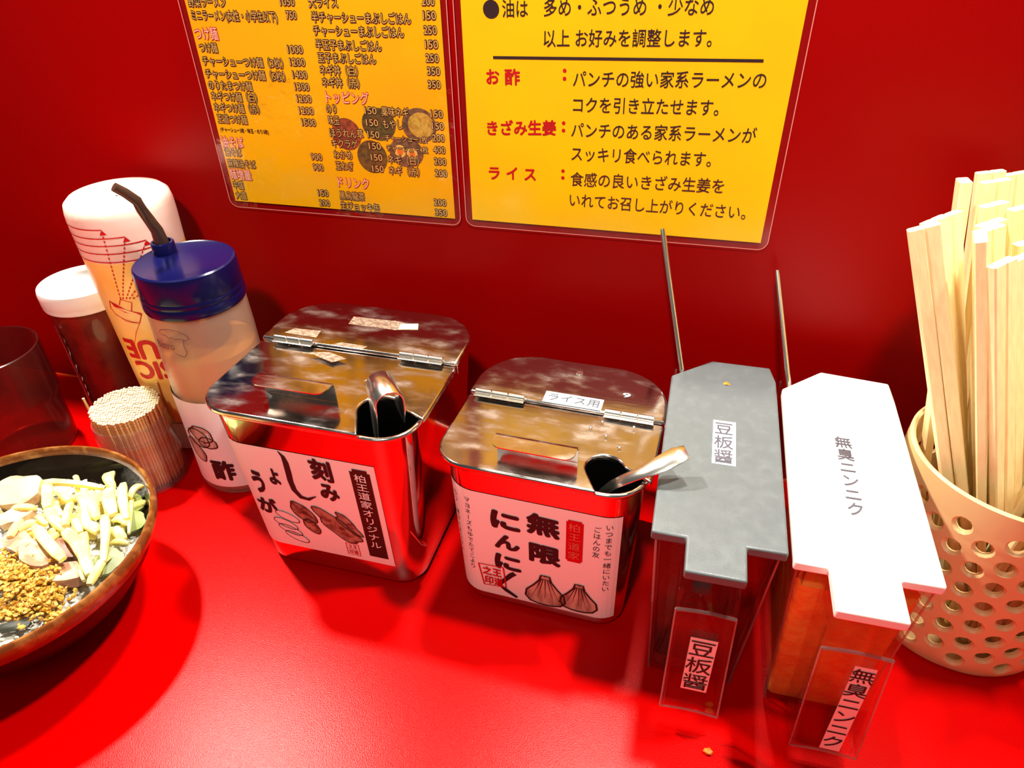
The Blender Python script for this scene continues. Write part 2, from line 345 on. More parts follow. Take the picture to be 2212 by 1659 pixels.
# ------------------------------------------------------------------ setting
WY = .436
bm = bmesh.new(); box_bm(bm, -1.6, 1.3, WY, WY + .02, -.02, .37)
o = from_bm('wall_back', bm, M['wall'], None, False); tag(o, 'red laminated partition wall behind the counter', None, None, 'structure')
tag(tube('trim_1', [(-1.6, WY - .0006, .0006), (0, WY - .0006, .0006), (1.3, WY - .0006, .0006)], .0011, mat('orange_red_sealant', (.85, .06, .0), .3), None, 8), 'thin orange red sealant line between counter and wall', None, None, 'structure')
bm = bmesh.new(); box_bm(bm, -1.6, 1.3, -.35, WY, -.02, 0)
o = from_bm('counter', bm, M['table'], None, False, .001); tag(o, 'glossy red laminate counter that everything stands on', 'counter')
P1T = [("野菜ラーメン",-0.3233,-0.2958,0.3210,0),("1050",-0.2588,-0.2483,0.3221,1),("ミニラーメン(女性・小学生以下)",-0.3232,-0.2620,0.3134,0),("750",-0.2562,-0.2485,0.3147,1),("つけ麺",-0.3242,-0.3067,0.3023,2),("つけ麺",-0.3235,-0.3094,0.2946,0),("1000",-0.2596,-0.2483,0.2954,1),("チャーシューつけ麺（3枚）",-0.3234,-0.2641,0.2866,0),("1200",-0.2597,-0.2483,0.2880,1),("チャーシューつけ麺（5枚）",-0.3237,-0.2644,0.2788,0),("1400",-0.2594,-0.2484,0.2805,1),("のりたまつけ麺",-0.3237,-0.2902,0.2717,0),("1300",-0.2595,-0.2484,0.2732,1),("ネギつけ麺（白）",-0.3238,-0.2884,0.2646,0),("1200",-0.2596,-0.2484,0.2658,1),("ネギつけ麺（赤）",-0.3238,-0.2886,0.2573,0),("1200",-0.2597,-0.2483,0.2583,1),("王道つけ麺",-0.3233,-0.2997,0.2499,0),("1500",-0.2592,-0.2483,0.2508,1),("(チャーシュー3枚・味玉・のり3枚)",-0.3229,-0.2855,0.2438,3),("油そば",-0.3247,-0.3067,0.2336,2),("油そば",-0.3243,-0.3101,0.2273,0),("900",-0.2571,-0.2480,0.2280,1),("麻辣油そば",-0.3243,-0.3010,0.2193,0),("900",-0.2570,-0.2484,0.2208,1),("麺増量",-0.3245,-0.3066,0.2107,2),("中盛",-0.3242,-0.3149,0.2035,0),("150",-0.2568,-0.2480,0.2026,1),("大盛",-0.3241,-0.3146,0.1958,0),("200",-0.2571,-0.2483,0.1954,1),("大ライス",-0.2396,-0.2197,0.3216,0),("200",-0.1670,-0.1584,0.3233,1),("半チャーシューまぶしごはん",-0.2393,-0.1740,0.3136,0),("150",-0.1669,-0.1582,0.3159,1),("チャーシューまぶしごはん",-0.2394,-0.1793,0.3062,0),("250",-0.1672,-0.1584,0.3081,1),("半玉子まぶしごはん",-0.2395,-0.1948,0.2983,0),("150",-0.1671,-0.1582,0.3004,1),("玉子まぶしごはん",-0.2395,-0.1995,0.2909,0),("250",-0.1674,-0.1584,0.2928,1),("ネギ丼（白）",-0.2395,-0.2128,0.2836,0),("350",-0.1671,-0.1582,0.2855,1),("ネギ丼（赤）",-0.2394,-0.2128,0.2763,0),("350",-0.1674,-0.1585,0.2778,1),("トッピング",-0.2383,-0.2077,0.2667,2),("のり",-0.2395,-0.2315,0.2601,0),("150",-0.2122,-0.2034,0.2604,1),("薬味ネギ",-0.2006,-0.1813,0.2599,0),("150",-0.1672,-0.1584,0.2603,1),("味玉",-0.2394,-0.2307,0.2528,0),("150",-0.2123,-0.2034,0.2529,1),("もやし",-0.2006,-0.1865,0.2523,0),("150",-0.1669,-0.1584,0.2529,1),("ほうれん草",-0.2398,-0.2149,0.2448,0),("150",-0.2125,-0.2035,0.2453,1),("チャーシュー2枚",-0.2003,-0.1704,0.2441,4),("200",-0.1673,-0.1585,0.2454,1),("キクラゲ",-0.2396,-0.2200,0.2379,0),("150",-0.2126,-0.2035,0.2378,1),("チャーシュー4枚",-0.2001,-0.1705,0.2376,4),("400",-0.1675,-0.1586,0.2378,1),("わかめ",-0.2394,-0.2253,0.2303,0),("150",-0.2122,-0.2035,0.2303,1),("ネギ（白）",-0.2002,-0.1777,0.2294,0),("200",-0.1675,-0.1585,0.2303,1),("玉ねぎ",-0.2394,-0.2255,0.2227,0),("150",-0.2123,-0.2035,0.2227,1),("ネギ（赤）",-0.2005,-0.1779,0.2218,0),("200",-0.1677,-0.1585,0.2225,1),("ドリンク",-0.2397,-0.2158,0.2106,2),("黒烏龍茶",-0.2402,-0.2203,0.2018,0),("200",-0.1702,-0.1606,0.2023,1),("生ジョッキ缶",-0.2407,-0.2102,0.1944,0),("350",-0.1700,-0.1606,0.1951,1),]
P2T = [("油は",-0.1184,-0.1034,0.3184,0.3186,0),("多め・ふつうめ ・少なめ",-0.0942,-0.0019,0.3193,0.3211,0),("以上",-0.0943,-0.0791,0.3035,0.3039,0),("お好みを調整します。",-0.0757,-0.0007,0.3040,0.3057,0),("お",-0.1294,-0.1212,0.2819,0.2822,1),("酢",-0.1179,-0.1085,0.2821,0.2824,1),("：",-0.0841,-0.0791,0.2842,0.2843,1),("パンチの強い家系ラーメンの",-0.0765,0.0311,0.2823,0.2852,0),("コクを引き立たせます。",-0.0761,0.0081,0.2679,0.2697,0),("きざみ生姜",-0.1301,-0.0861,0.2518,0.2541,1),("：",-0.0840,-0.0791,0.2545,0.2547,1),("パンチのある家系ラーメンが",-0.0767,0.0309,0.2532,0.2553,0),("スッキリ食べられます。",-0.0762,0.0080,0.2389,0.2402,0),("ラ",-0.1302,-0.1228,0.2234,0.2237,1),("イ",-0.1183,-0.1110,0.2240,0.2242,1),("ス",-0.1065,-0.0988,0.2241,0.2244,1),("：",-0.0840,-0.0786,0.2252,0.2255,1),("食感の良いきざみ生姜を",-0.0763,0.0176,0.2229,0.2246,0),("いれてお召し上がりください。",-0.0765,0.0329,0.2093,0.2091,0),]

# ------------------------------------------------------------------ posters
def on_wall(x, y, off): return (x, WY - .0012 - off, y)
def poster(name, label, x0, x1, z0, z1, paper, film, mg):
    t = thing(name, label, 'poster', (0, 0, 0))
    bm = bmesh.new(); box_bm(bm, x0, x1, WY - .0014, WY - .0010, z0, z1); from_bm('paper', bm, paper, t, False)
    pts = [((x0 + x1) / 2 + a, (z0 + z1) / 2 + b) for a, b in rrect(x1 - x0 + 2 * mg, z1 - z0 + 2 * mg, .006, 6)]
    for nm, yy, mm in (('laminate_film', WY - .0021, film),):
        bm = bmesh.new(); a = [bm.verts.new((x, yy, z)) for x, z in pts]; b = [bm.verts.new((x, yy + .0002, z)) for x, z in pts]
        bm.faces.new(a); bm.faces.new(b[::-1])
        for i in range(len(pts)): bm.faces.new((a[i], b[i], b[(i + 1) % len(pts)], a[(i + 1) % len(pts)]))
        o = from_bm(nm, bm, mm, t, False); o['label'] = 'clear glossy laminate sheet'
    ed = Ink(); ed.line(pts, .0005, True); ed.put('film_edge', M['film_edge'], on_wall, .0011, t)
    return t
M['film_edge'] = mat('film_cut_edge', (.62, .22, .18), .25)
p1 = poster('menu_poster', 'laminated yellow menu with two columns of prices and printed bowls, left of two', -.3253, -.1556, .1935, .365, M['paper_orange'], M['film'], .0042)
HH = {0: .0064, 1: .0062, 2: .0082, 3: .0034, 4: .0046}
outl, fill, rout, rfill = Ink(), Ink(), Ink(), Ink()
for t, x0, x1, z, k in P1T:
    h = HH[k]; z -= 0
    if k == 2: rout.text(t, x0, x1, z, h, .06); rfill.text(t, x0 + .0003, x1 - .0003, z, h, .008)
    elif k == 3: outl.text(t, x0, x1, z, h, .02)
    else: outl.text(t, x0, x1, z, h, .09); fill.text(t, x0 + .0003, x1 - .0003, z, h, 0)
for n_, mm, lst in (('printed_bowl', 'dish_meat', [(-.2275, .2465, .0105, .0105)]), ('printed_bowl', 'dish_green', [(-.2035, .2540, .0118, .0105)]), ('printed_bowl', 'dish_dark', [(-.1755, .2545, .0118, .0110), (-.1862, .2368, .0120, .0098)]),
                    ('printed_bowl', 'dish_green', [(-.2110, .2325, .0108, .0110)]), ('printed_bowl', 'dish_sprout', [(-.1742, .2548, .0088, .0080)]), ('printed_bowl', 'dish_egg', [(-.1905, .2375, .0040, .0042), (-.1822, .2362, .0038, .0040)])):
    k = Ink()
    for c in lst: k.ell(*c)
    k.put(n_, M[mm], on_wall, .0004 if mm in ('dish_sprout', 'dish_egg') else .00032, p1)
k = Ink(); k.ell(-.1905, .2372, .0021, .0023); k.ell(-.1822, .2360, .0020, .0022); k.put('printed_bowl', M['dish_yolk'], on_wall, .00045, p1)
outl.put('lettering', M['ink_brown'], on_wall, .0005, p1, 'dark outlines of the menu lettering'); fill.put('lettering', M['ink_cream'], on_wall, .0007, p1, 'cream insides of the menu lettering')
rout.put('lettering', M['ink_red'], on_wall, .0005, p1, 'red outlined headings'); rfill.put('lettering', M['ink_pink'] if 'ink_pink' in M else mat('pink_ink', (.9, .45, .32), .5), on_wall, .0007, p1, 'pale pink insides of the headings')
p2 = poster('instruction_poster', 'laminated plain yellow notice with black and red Japanese lines, right of the two wall posters', -.1431, .0447, .1940, .365, M['paper_yellow'], M['film_flat'], .0042)
blk, red = Ink(), Ink()
for t, x0, x1, z0, z1, k in P2T:
    if t == '：':
        for dz in (.0018, .0062): red.ell((x0 + x1) / 2, z0 + dz, .0011, .0011)
        continue
    (red if k else blk).text(t, x0, x1, z0, .0098 if not k else .0096, .006 if not k else .026, z1)
blk.ell(-.1250, .3217, .0048, .0048)
blk.line([(-.1247, .2963), (.0278, .2987)], .0016)
blk.put('lettering', M['ink'], on_wall, .0005, p2, 'black lettering and rule'); red.put('lettering', M['ink_red'], on_wall, .0005, p2, 'red brush lettering')
# ------------------------------------------------------------------ steel condiment tins
def tin(name, label, loc, rz, H, wb, db, wt, dt, rb, rt_, lidw, lidd, rf, rr, hy, notch, lip, riser, hz):
    T = thing(name, label, 'condiment tin', loc, rz)
    def dims(z):
        t = max(0, min(1, z / H)); return wb + (wt - wb) * t, db + (dt - db) * t, rb + (rt_ - rb) * t
    bm = bmesh.new(); rings = []
    def ring(z, inset):
        a, b, r = dims(z); return [(x, y, z) for x, y in rrect(a - 2 * inset, b - 2 * inset, max(.002, r - inset), 8)]
    top = H - .0055
    prof = [(.0, .006), (.0006, .003), (.002, .001), (.005, 0)] + [(H * k / 8, 0) for k in range(1, 8)] + [(top, 0), (top, .0010), (.01, .0010), (.004, .003)]
    ring_loft(bm, [ring(z, i) for z, i in prof], True, True, True)
    from_bm('body', bm, M['steel_body'], T)
    # rolled rim
    a, b, r = dims(top); bm = bmesh.new(); rings = []
    for k in range(10):
        an = 2 * PI * k / 10; q = .0016
        rings.append([(x, y, top + q * math.sin(an)) for x, y in rrect(a + 2 * q * math.cos(an), b + 2 * q * math.cos(an), r + q * math.cos(an), 8)])
    rings.append(rings[0]); ring_loft(bm, rings); bmesh.ops.remove_doubles(bm, verts=bm.verts, dist=1e-6)
    from_bm('rim', bm, M['rim'], T)
    a, b = lidw / 2, lidd / 2; lz = H - .0038
    # flat black sheet, painted for the unlit inside below the spoon opening
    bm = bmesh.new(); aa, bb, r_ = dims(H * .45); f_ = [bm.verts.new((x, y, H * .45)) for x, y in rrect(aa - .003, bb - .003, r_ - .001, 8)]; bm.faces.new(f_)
    from_bm('contents', bm, M['black_in'], T)['label'] = 'black sheet painted for the shade inside the spoon opening'
    # rear fixed plate
    rear = [(-a, hy + .0002), (a, hy + .0002)] + arc(a - rr, b - rr, rr, 0, PI / 2, 12) + arc(-a + rr, b - rr, rr, PI / 2, PI, 12)
    slab('lid', rear, lz, H, M['steel'], T, .0016, 4)['label'] = 'fixed rear half of the lid'
    # front flap with the spoon opening cut at its right front corner
    cx, cy, cr, e0, e1 = notch
    fr = [(-a, hy - .0002)] + arc(-a + rf, -b + rf, rf, PI, 1.5 * PI, 10) + [(e0, -b)] + arc(cx, cy, cr, math.radians(205), math.radians(20), 16) + [(a - .0005, e1 - .002), (a, e1 + .002), (a, hy - .0002)]
    fl = slab('lid_flap', fr, lz, H, M['steel'], T, .0012, 3); fl['label'] = 'hinged front flap with a cut out for the spoon'; fl.rotation_euler.x = -.030; fl.location = (0, -H * .030, -b * .030 + .0001)
    # bent handle of the flap: riser and forward lip
    x0, x1, yr = riser; lh, ld = lip
    bm = bmesh.new(); th = .0007
    prof = [(yr, H - .0005), (yr, H + lh - .003), (yr - .0006, H + lh - .001), (yr - .003, H + lh), (yr - ld, H + lh + .0006)]
    wd = [0, 0, .0, .0, .0]
    A_ = []; n = 8
    for (y, z) in prof: A_.append([(x0, y, z), (x1, y, z)])
    # front corners of the lip are rounded
    lo = [(x0, prof[3][0]), (x0, yr - ld + .005)] + arc(x0 + .006, yr - ld + .005, .006, PI, 1.5 * PI, 5)[1:] + arc(x1 - .006, yr - ld + .005, .006, 1.5 * PI, 2 * PI, 5) + [(x1, prof[3][0])]
    v = [[bm.verts.new(p) for p in rw] for rw in A_[:4]]
    for p, q in zip(v[:-1], v[1:]): bm.faces.new((p[0], p[1], q[1], q[0]))
    tv = [v[3][0]] + [bm.verts.new((x, y, H + lh + .0004 * (prof[3][0] - y) / ld)) for x, y in lo[1:-1]] + [v[3][1]]
    bm.faces.new(tv)
    o = from_bm('handle', bm, M['steel'], T, False); md = o.modifiers.new('s', 'SOLIDIFY'); md.thickness = th; md.offset = 0
    # hinges
    for (h0, h1) in hz:
        L = h1 - h0
        for q in range(3):
            s0 = h0 + L * q / 3 + .0002; s1 = h0 + L * (q + 1) / 3 - .0002
            tube('hinge', [(s0, hy, H + .0012), (s0 + .0003, hy, H + .0012), (s1 - .0003, hy, H + .0012), (s1, hy, H + .0012)], [.0012, .0018, .0018, .0012], M['steel_plain'], T, 14)
        bm = bmesh.new(); box_bm(bm, h0, h1, hy - .0042, hy, H - .0001, H + .0005); from_bm('hinge_plate', bm, M['steel_plain'], T, False, .0002)
    s_ = 1 if hz[1][1] > 0 else -1
    tube('hinge_wire', [(hz[1][1], hy, H + .001), (hz[1][1] + .005, hy, H + .001), (a + .0006, hy - .001, H - .001), (a + .001, hy - .002, H - .006)], .00025, M['steel_plain'], T, 6)
    def onbody(u, v, off):
        w_, d_, r_ = dims(v); (px, py), (nx, ny) = rr_at(w_, d_, r_, u); return (px + nx * (off + .0002), py + ny * (off + .0002), v)
    return T, onbody

# --- ginger tin
T1, on1 = tin('ginger_tin', 'larger lidded steel tin with a ginger label and a bent spoon handle', (-.1975, .3335, 0), math.radians(-1), .1375,
    .114, .113, .130, .128, .017, .021, .1375, .1345, .024, .034, .0115, (.0405, -.0425, .0125, .0485 - .010, -.0435), (.0135, .0125), (-.0325, .0145, -.0425), ((-.0585, -.0300), (.0305, .0600)))
# label of the ginger tin: u along the body, v up
k = Ink(); k.rect(-.0580, .0425, .0200, .1105, 26, 8); k.put('label', M['label_white'], on1, .0001, T1, 'white paper label with brush lettering and a ginger drawing')
def L1(px, py):   # zoomed-picture coordinates of the label -> sheet coordinates
    # corners measured on the picture: top-left, top-right, bottom-right, bottom-left
    return px, py
ink = Ink()
ink.glyph('刻', -.0005, .0141, .0907, .1090, .045, -.06); ink.glyph('み', .0021, .0150, .0738, .0885, .05, -.06)
ink.line([(-.0193, .1100), (-.0168, .1060), (-.0162, .1011), (-.0165, .0923), (-.0170, .0849), (-.0163, .0775), (-.0130, .0720), (-.0080, .0712), (-.0019, .0752)], [.0006, .0028, .0040, .0042, .0040, .0040, .0036, .0026, .0006])
ink.glyph('よ', -.0318, -.0242, .0792, .0935, .05, -.08); ink.glyph('う', -.0450, -.0370, .0688, .0890, .05, -.06); ink.glyph('が', -.0480, -.0335, .0500, .0650, .05, -.10)
ink.put('lettering', M['ink'], on1, .0004, T1)
pl = Ink(); pl.rect(.0258, .0388, .0265, .1040, 4, 6); pl.rect(.0278, .0372, .1040, .1062, 3, 1); pl.put('label_band', M['ink_brown'], on1, .0004, T1)
wt = Ink(); wt.vtext('柏王道家オリジナル', .0323, .1028, .0082, .0069, .006, 1.085); wt.put('lettering', M['label_white'], on1, .0007, T1, 'cream lettering on the dark band')
rh = Ink(); ol = Ink()
def blob(cx, cy, rx, ry, rot, wob, seed, n=34):
    R_ = random.Random(seed); ph = [R_.uniform(0, 6.28) for _ in range(4)]; out = []
    for i in range(n):
        a = 2 * PI * i / n; m_ = 1 + wob * (math.sin(3 * a + ph[0]) * .5 + math.sin(5 * a + ph[1]) * .35 + math.sin(7 * a + ph[2]) * .25)
        x, y = rx * m_ * math.cos(a), ry * m_ * math.sin(a); out.append((cx + x * math.cos(rot) - y * math.sin(rot), cy + x * math.sin(rot) + y * math.cos(rot)))
    return out
for j, (cx, cy, rx, ry, rot, wob) in enumerate([(.0075, .0500, .0190, .0072, -.80, .18), (.0155, .0540, .0115, .0042, -.95, .22), (-.0150, .0570, .0105, .0062, -.85, .10), (-.0115, .0450, .0072, .0045, -1.0, .05)]):
    b_ = blob(cx, cy, rx, ry, rot, wob, j); rh.fan(b_); ol.line(b_, .0007, True)
sl = Ink()
for j, (cx, cy) in enumerate([(-.0280, .0500), (-.0310, .0425), (-.0290, .0370), (-.0255, .0310)]):
    e_ = ell_pts(cx, cy, .0085, .0036, -.38); sl.fan(e_); ol.line(e_, .00055, True)
for j in range(5): ol.line([(-.021 + j * .0025, .065 - j * .0020), (-.0185 + j * .0025, .0605 - j * .0020), (-.0170 + j * .0025, .0590 - j * .0020)], .0004)
rh.put('label_drawing', M['print_brown'], on1, .0003, T1, 'printed ginger root'); sl.put('label_drawing', M['label_white'], on1, .00045, T1, 'printed ginger slices'); ol.put('label_drawing', M['ink_brown'], on1, .0006, T1, 'dark outlines of the ginger drawing')
st = Ink(); st.line([(.0102, .0352), (.0189, .0352), (.0189, .0240), (.0102, .0240)], .0006, True); st.text('之王', .0114, .0178, .0305, .0045, .01); st.text('印道', .0114, .0178, .0254, .0045, .01)
st.put('label_seal', M['ink_red'], on1, .0005, T1, 'small red square seal')
# tape residue and a scrap on the lid
for (pts, mm, nm) in (([(-.0190, .0400), (.0150, .0400), (.0290, .0440), (.0270, .0480), (.0130, .0510), (-.0200, .0500)], 'residue', 'tape_residue'), ([(.0170, .0410), (.0300, .0440), (.0275, .0510), (.0160, .0480)], 'pale_tape', 'tape_residue'),
                      ([(-.0560, .0195), (-.0320, .0185), (-.0330, .0270), (-.0520, .0260)], 'residue', 'tape_residue'), ([(-.0180, .0130), (.0040, .0130), (.0060, .0165), (-.0130, .0170)], 'residue', 'tape_residue'),
                      ([(-.0280, .0010), (-.0080, -.0060), (-.0010, .0000), (-.0150, .0045)], 'residue', 'tape_residue'), ([(.0200, -.0200), (.0330, -.0180), (.0270, -.0120)], 'residue', 'tape_residue')):
    if mm == 'pale_tape': M['pale_tape'] = mat('pale_tape', (.85, .66, .36), .5)
    slab(nm, pts, .1375, .1378 if mm == 'pale_tape' else .13765, M[mm], T1, 0)
# --- garlic tin
T2, on2 = tin('garlic_tin', 'smaller lidded steel tin with a red garlic label and a white tape on its lid', (-.0597, .3265, 0), math.radians(-2.6), .1225,
    .104, .100, .114, .109, .016, .020, .1205, .1165, .020, .036, .0085, (.0345, -.0385, .0105, .0345 - .001, -.0415), (.0115, .0125), (-.0265, .0195, -.0385), ((-.0560, -.0240), (.0250, .0545)))
k = Ink(); k.rect(-.0620, .0485, .0095, .1005, 40, 8); k.put('label', M['label_white'], on2, .0001, T2, 'white paper label with brush lettering and two garlic bulbs')
ink = Ink()
ink.glyph('無', -.0058, .0141, .0750, .0930, .05, -.05); ink.glyph('限', -.0046, .0149, .0505, .0673, .05, -.05)
ink.glyph('に', -.0274, -.0093, .0735, .0888, .055, -.06); ink.glyph('ん', -.0258, -.0100, .0560, .0690, .055, -.04); ink.glyph('に', -.0265, -.0096, .0367, .0510, .055, -.06)
ink.line([(-.0140, .0350), (-.0165, .0325), (-.0210, .0260), (-.0245, .0205), (-.0200, .0165), (-.0130, .0115)], [.0034, .0036, .0030, .0026, .0032, .0022])
ink.vtext('いつまでも一緒にいたい', .0415, .0955, .0046, .0050, .0, 1.08); ink.vtext('ごはんの友', .0350, .0925, .0046, .0050, .0, 1.06)
ink.vtext('マヨネーズもゆでたてこより', -.0413, .0945, .0042, .0046, .0, 1.08); ink.vtext('もう、箸がとまらない…', -.0508, .0945, .0040, .0048, .0, 1.16)
ink.put('lettering', M['ink'], on2, .0004, T2)
red_ = Ink(); red_.rect(.0175, .0274, .0595, .0922, 3, 4); red_.rect(.0185, .0264, .0582, .0595); red_.rect(.0185, .0264, .0922, .0935)
red_.put('label_seal', M['ink_red'], on2, .0004, T2, 'tall red seal')
wt = Ink(); wt.vtext('柏王道家', .0223, .0915, .0074, .0070, -.005, 1.13); wt.put('lettering', M['seal_pink'] if 'seal_pink' in M else mat('seal_pink', (.75, .16, .10), .5), on2, .0006, T2, 'pink writing inside the red seal')
st = Ink(); st.line([(-.0372, .0375), (-.0212, .0385), (-.0200, .0195), (-.0345, .0180)], .0011, True); st.text('之王', -.0350, -.0225, .0290, .0082, .03); st.text('印道', -.0340, -.0218, .0203, .0080, .03)
st.put('label_seal', M['ink_red'], on2, .0006, T2, 'red square seal')
gb, ol = Ink(), Ink()
for cx, cy, s in ((.0053, .0215, 1.08), (.0262, .0220, .98)):
    half = [(0.0, .0165), (.0025, .0165), (.0035, .0120), (.0070, .0065), (.0110, .0015), (.0118, -.0040), (.0090, -.0080), (.0040, -.0095), (0, -.0098)]
    pts = [(cx + x * s, cy + y * s) for x, y in half] + [(cx - x * s, cy + y * s) for x, y in half[-2:0:-1]]
    gb.fan(pts); ol.line(pts, .0012, True)
    for q in (-.8, -.45, 0, .45, .8): ol.line([(cx + q * .0025 * s, cy + .0140 * s), (cx + q * .0060 * s, cy + .0050 * s), (cx + q * .0100 * s, cy - .0040 * s)], [.0007, .0004, .0001])
gb.put('label_drawing', M['print_garlic'], on2, .0004, T2, 'two printed garlic bulbs'); ol.put('label_drawing', M['ink_brown'], on2, .0006, T2, 'dark outlines of the garlic bulbs')
slab('label_tape', [(-.0135, .0095), (.0225, .0095), (.0225, .0205), (-.0135, .0205)], .1226, .1229, M['label_tape'], T2, 0)['label'] = 'white tape label on the lid'
def onlid2(x, y, off): return (x, y, .1229 + off)
Ink().text('ライス用', -.0110, .0205, .0125, .0078, .008).put('lettering', M['ink_pale'] if 'ink_pale' in M else mat('pale_ink', (.05, .05, .07), .5), onlid2, .0002, T2, 'faint grey lettering on the tape')
Ink().text('9', .0325, .0372, .0270, .0062, .02).put('stamped_mark', mat('stamp_light', (.75, .62, .56), .5), lambda x, y, o: (x, y, .12275 + o), 0, T2)
tube('rivet', [(.002, .045, .1226), (.002, .045, .1232)], .0022, M['steel_plain'], T2, 12)
for s_, (x_, y_) in enumerate(((.0200, -.0070), (.0255, .0000), (.0440, .0000), (.0300, -.0120), (.0390, -.0200))):
    tube('oil_drop', [(x_, y_, .1224), (x_, y_, .1229), (x_, y_, .1231)], [.0011, .0008, .0003], M['steel_plain'], T2, 10)

# --- spoon bent over in the ginger tin (strap shaped handle)
def strap(name, label, path, axis, width, m, taper=None, thick=.0008):
    bm = bmesh.new(); ax = Vector(axis).normalized(); rows = []
    for i, p in enumerate(path):
        wv = width if taper is None else taper[i]; p = Vector(p); rows.append([bm.verts.new(p - ax * wv / 2), bm.verts.new(p), bm.verts.new(p + ax * wv / 2)])
    for a, b in zip(rows[:-1], rows[1:]):
        for q in (0, 1): bm.faces.new((a[q], a[q + 1], b[q + 1], b[q]))
    o = from_bm(name, bm, m); md = o.modifiers.new('s', 'SOLIDIFY'); md.thickness = thick; md.offset = 0; md.use_rim = True
    bv = o.modifiers.new('b', 'BEVEL'); bv.width = .0002; bv.segments = 1
    return o
c0 = Vector((-.1520, .2890, .1495)); pv = Vector((.80, .60, 0)).normalized(); R_ = .0078
path = [c0 - pv * (R_ - .002) + Vector((.002, 0, -.085)), c0 - pv * (R_ + .001) + Vector((0, 0, -.03)), c0 - pv * R_ + Vector((0, 0, -.008))]
path += [c0 - pv * (R_ * math.cos(a)) + Vector((0, 0, R_ * math.sin(a))) for a in [PI * i / 12 for i in range(13)]]
path += [c0 + pv * R_ + Vector((0, 0, -.006)), c0 + pv * (R_ - .001) + Vector((0, 0, -.016))]
sp = thing('strap_spoon', 'steel spoon handle bent into a hook, standing in the ginger tin opening', 'spoon', (0, 0, 0))
o = strap('handle', None, path, (.60, -.80, 0), .0200, M['steel_plain'], [.010, .012, .020] + [.0230] * 13 + [.0225, .020]); o.parent = sp
o = strap('bowl', None, [path[0] + Vector((0, 0, .004)), path[0] + Vector((.004, .002, -.012)), path[0] + Vector((.009, .005, -.026)), path[0] + Vector((.013, .007, -.034))], (.60, -.80, 0), .02, M['steel_plain'], [.010, .022, .024, .012]); o.parent = sp
# --- spoon leaning out of the garlic tin
sp = thing('flat_spoon', 'steel spoon leaning out of the garlic tin over the grey lid', 'spoon', (0, 0, 0))
P = [(-.0360, .2900, .080), (-.0290, .2845, .1030), (-.0215, .2785, .1180), (-.0150, .2765, .1255), (-.0060, .2780, .1310), (.0020, .2810, .1355), (.0085, .2850, .1385), (.0140, .2880, .1400)]
o = strap('handle', None, P, (-.42, .80, .15), .008, M['steel_plain'], [.0055, .0055, .006, .0065, .0072, .0105, .0110, .0085], .0012); o.parent = sp
o = strap('bowl', None, [(-.0358, .2900, .0805), (-.0400, .294, .066), (-.0440, .299, .052), (-.0460, .302, .044)], (-.42, .80, .15), .02, M['steel_plain'], [.006, .020, .022, .010]); o.parent = sp
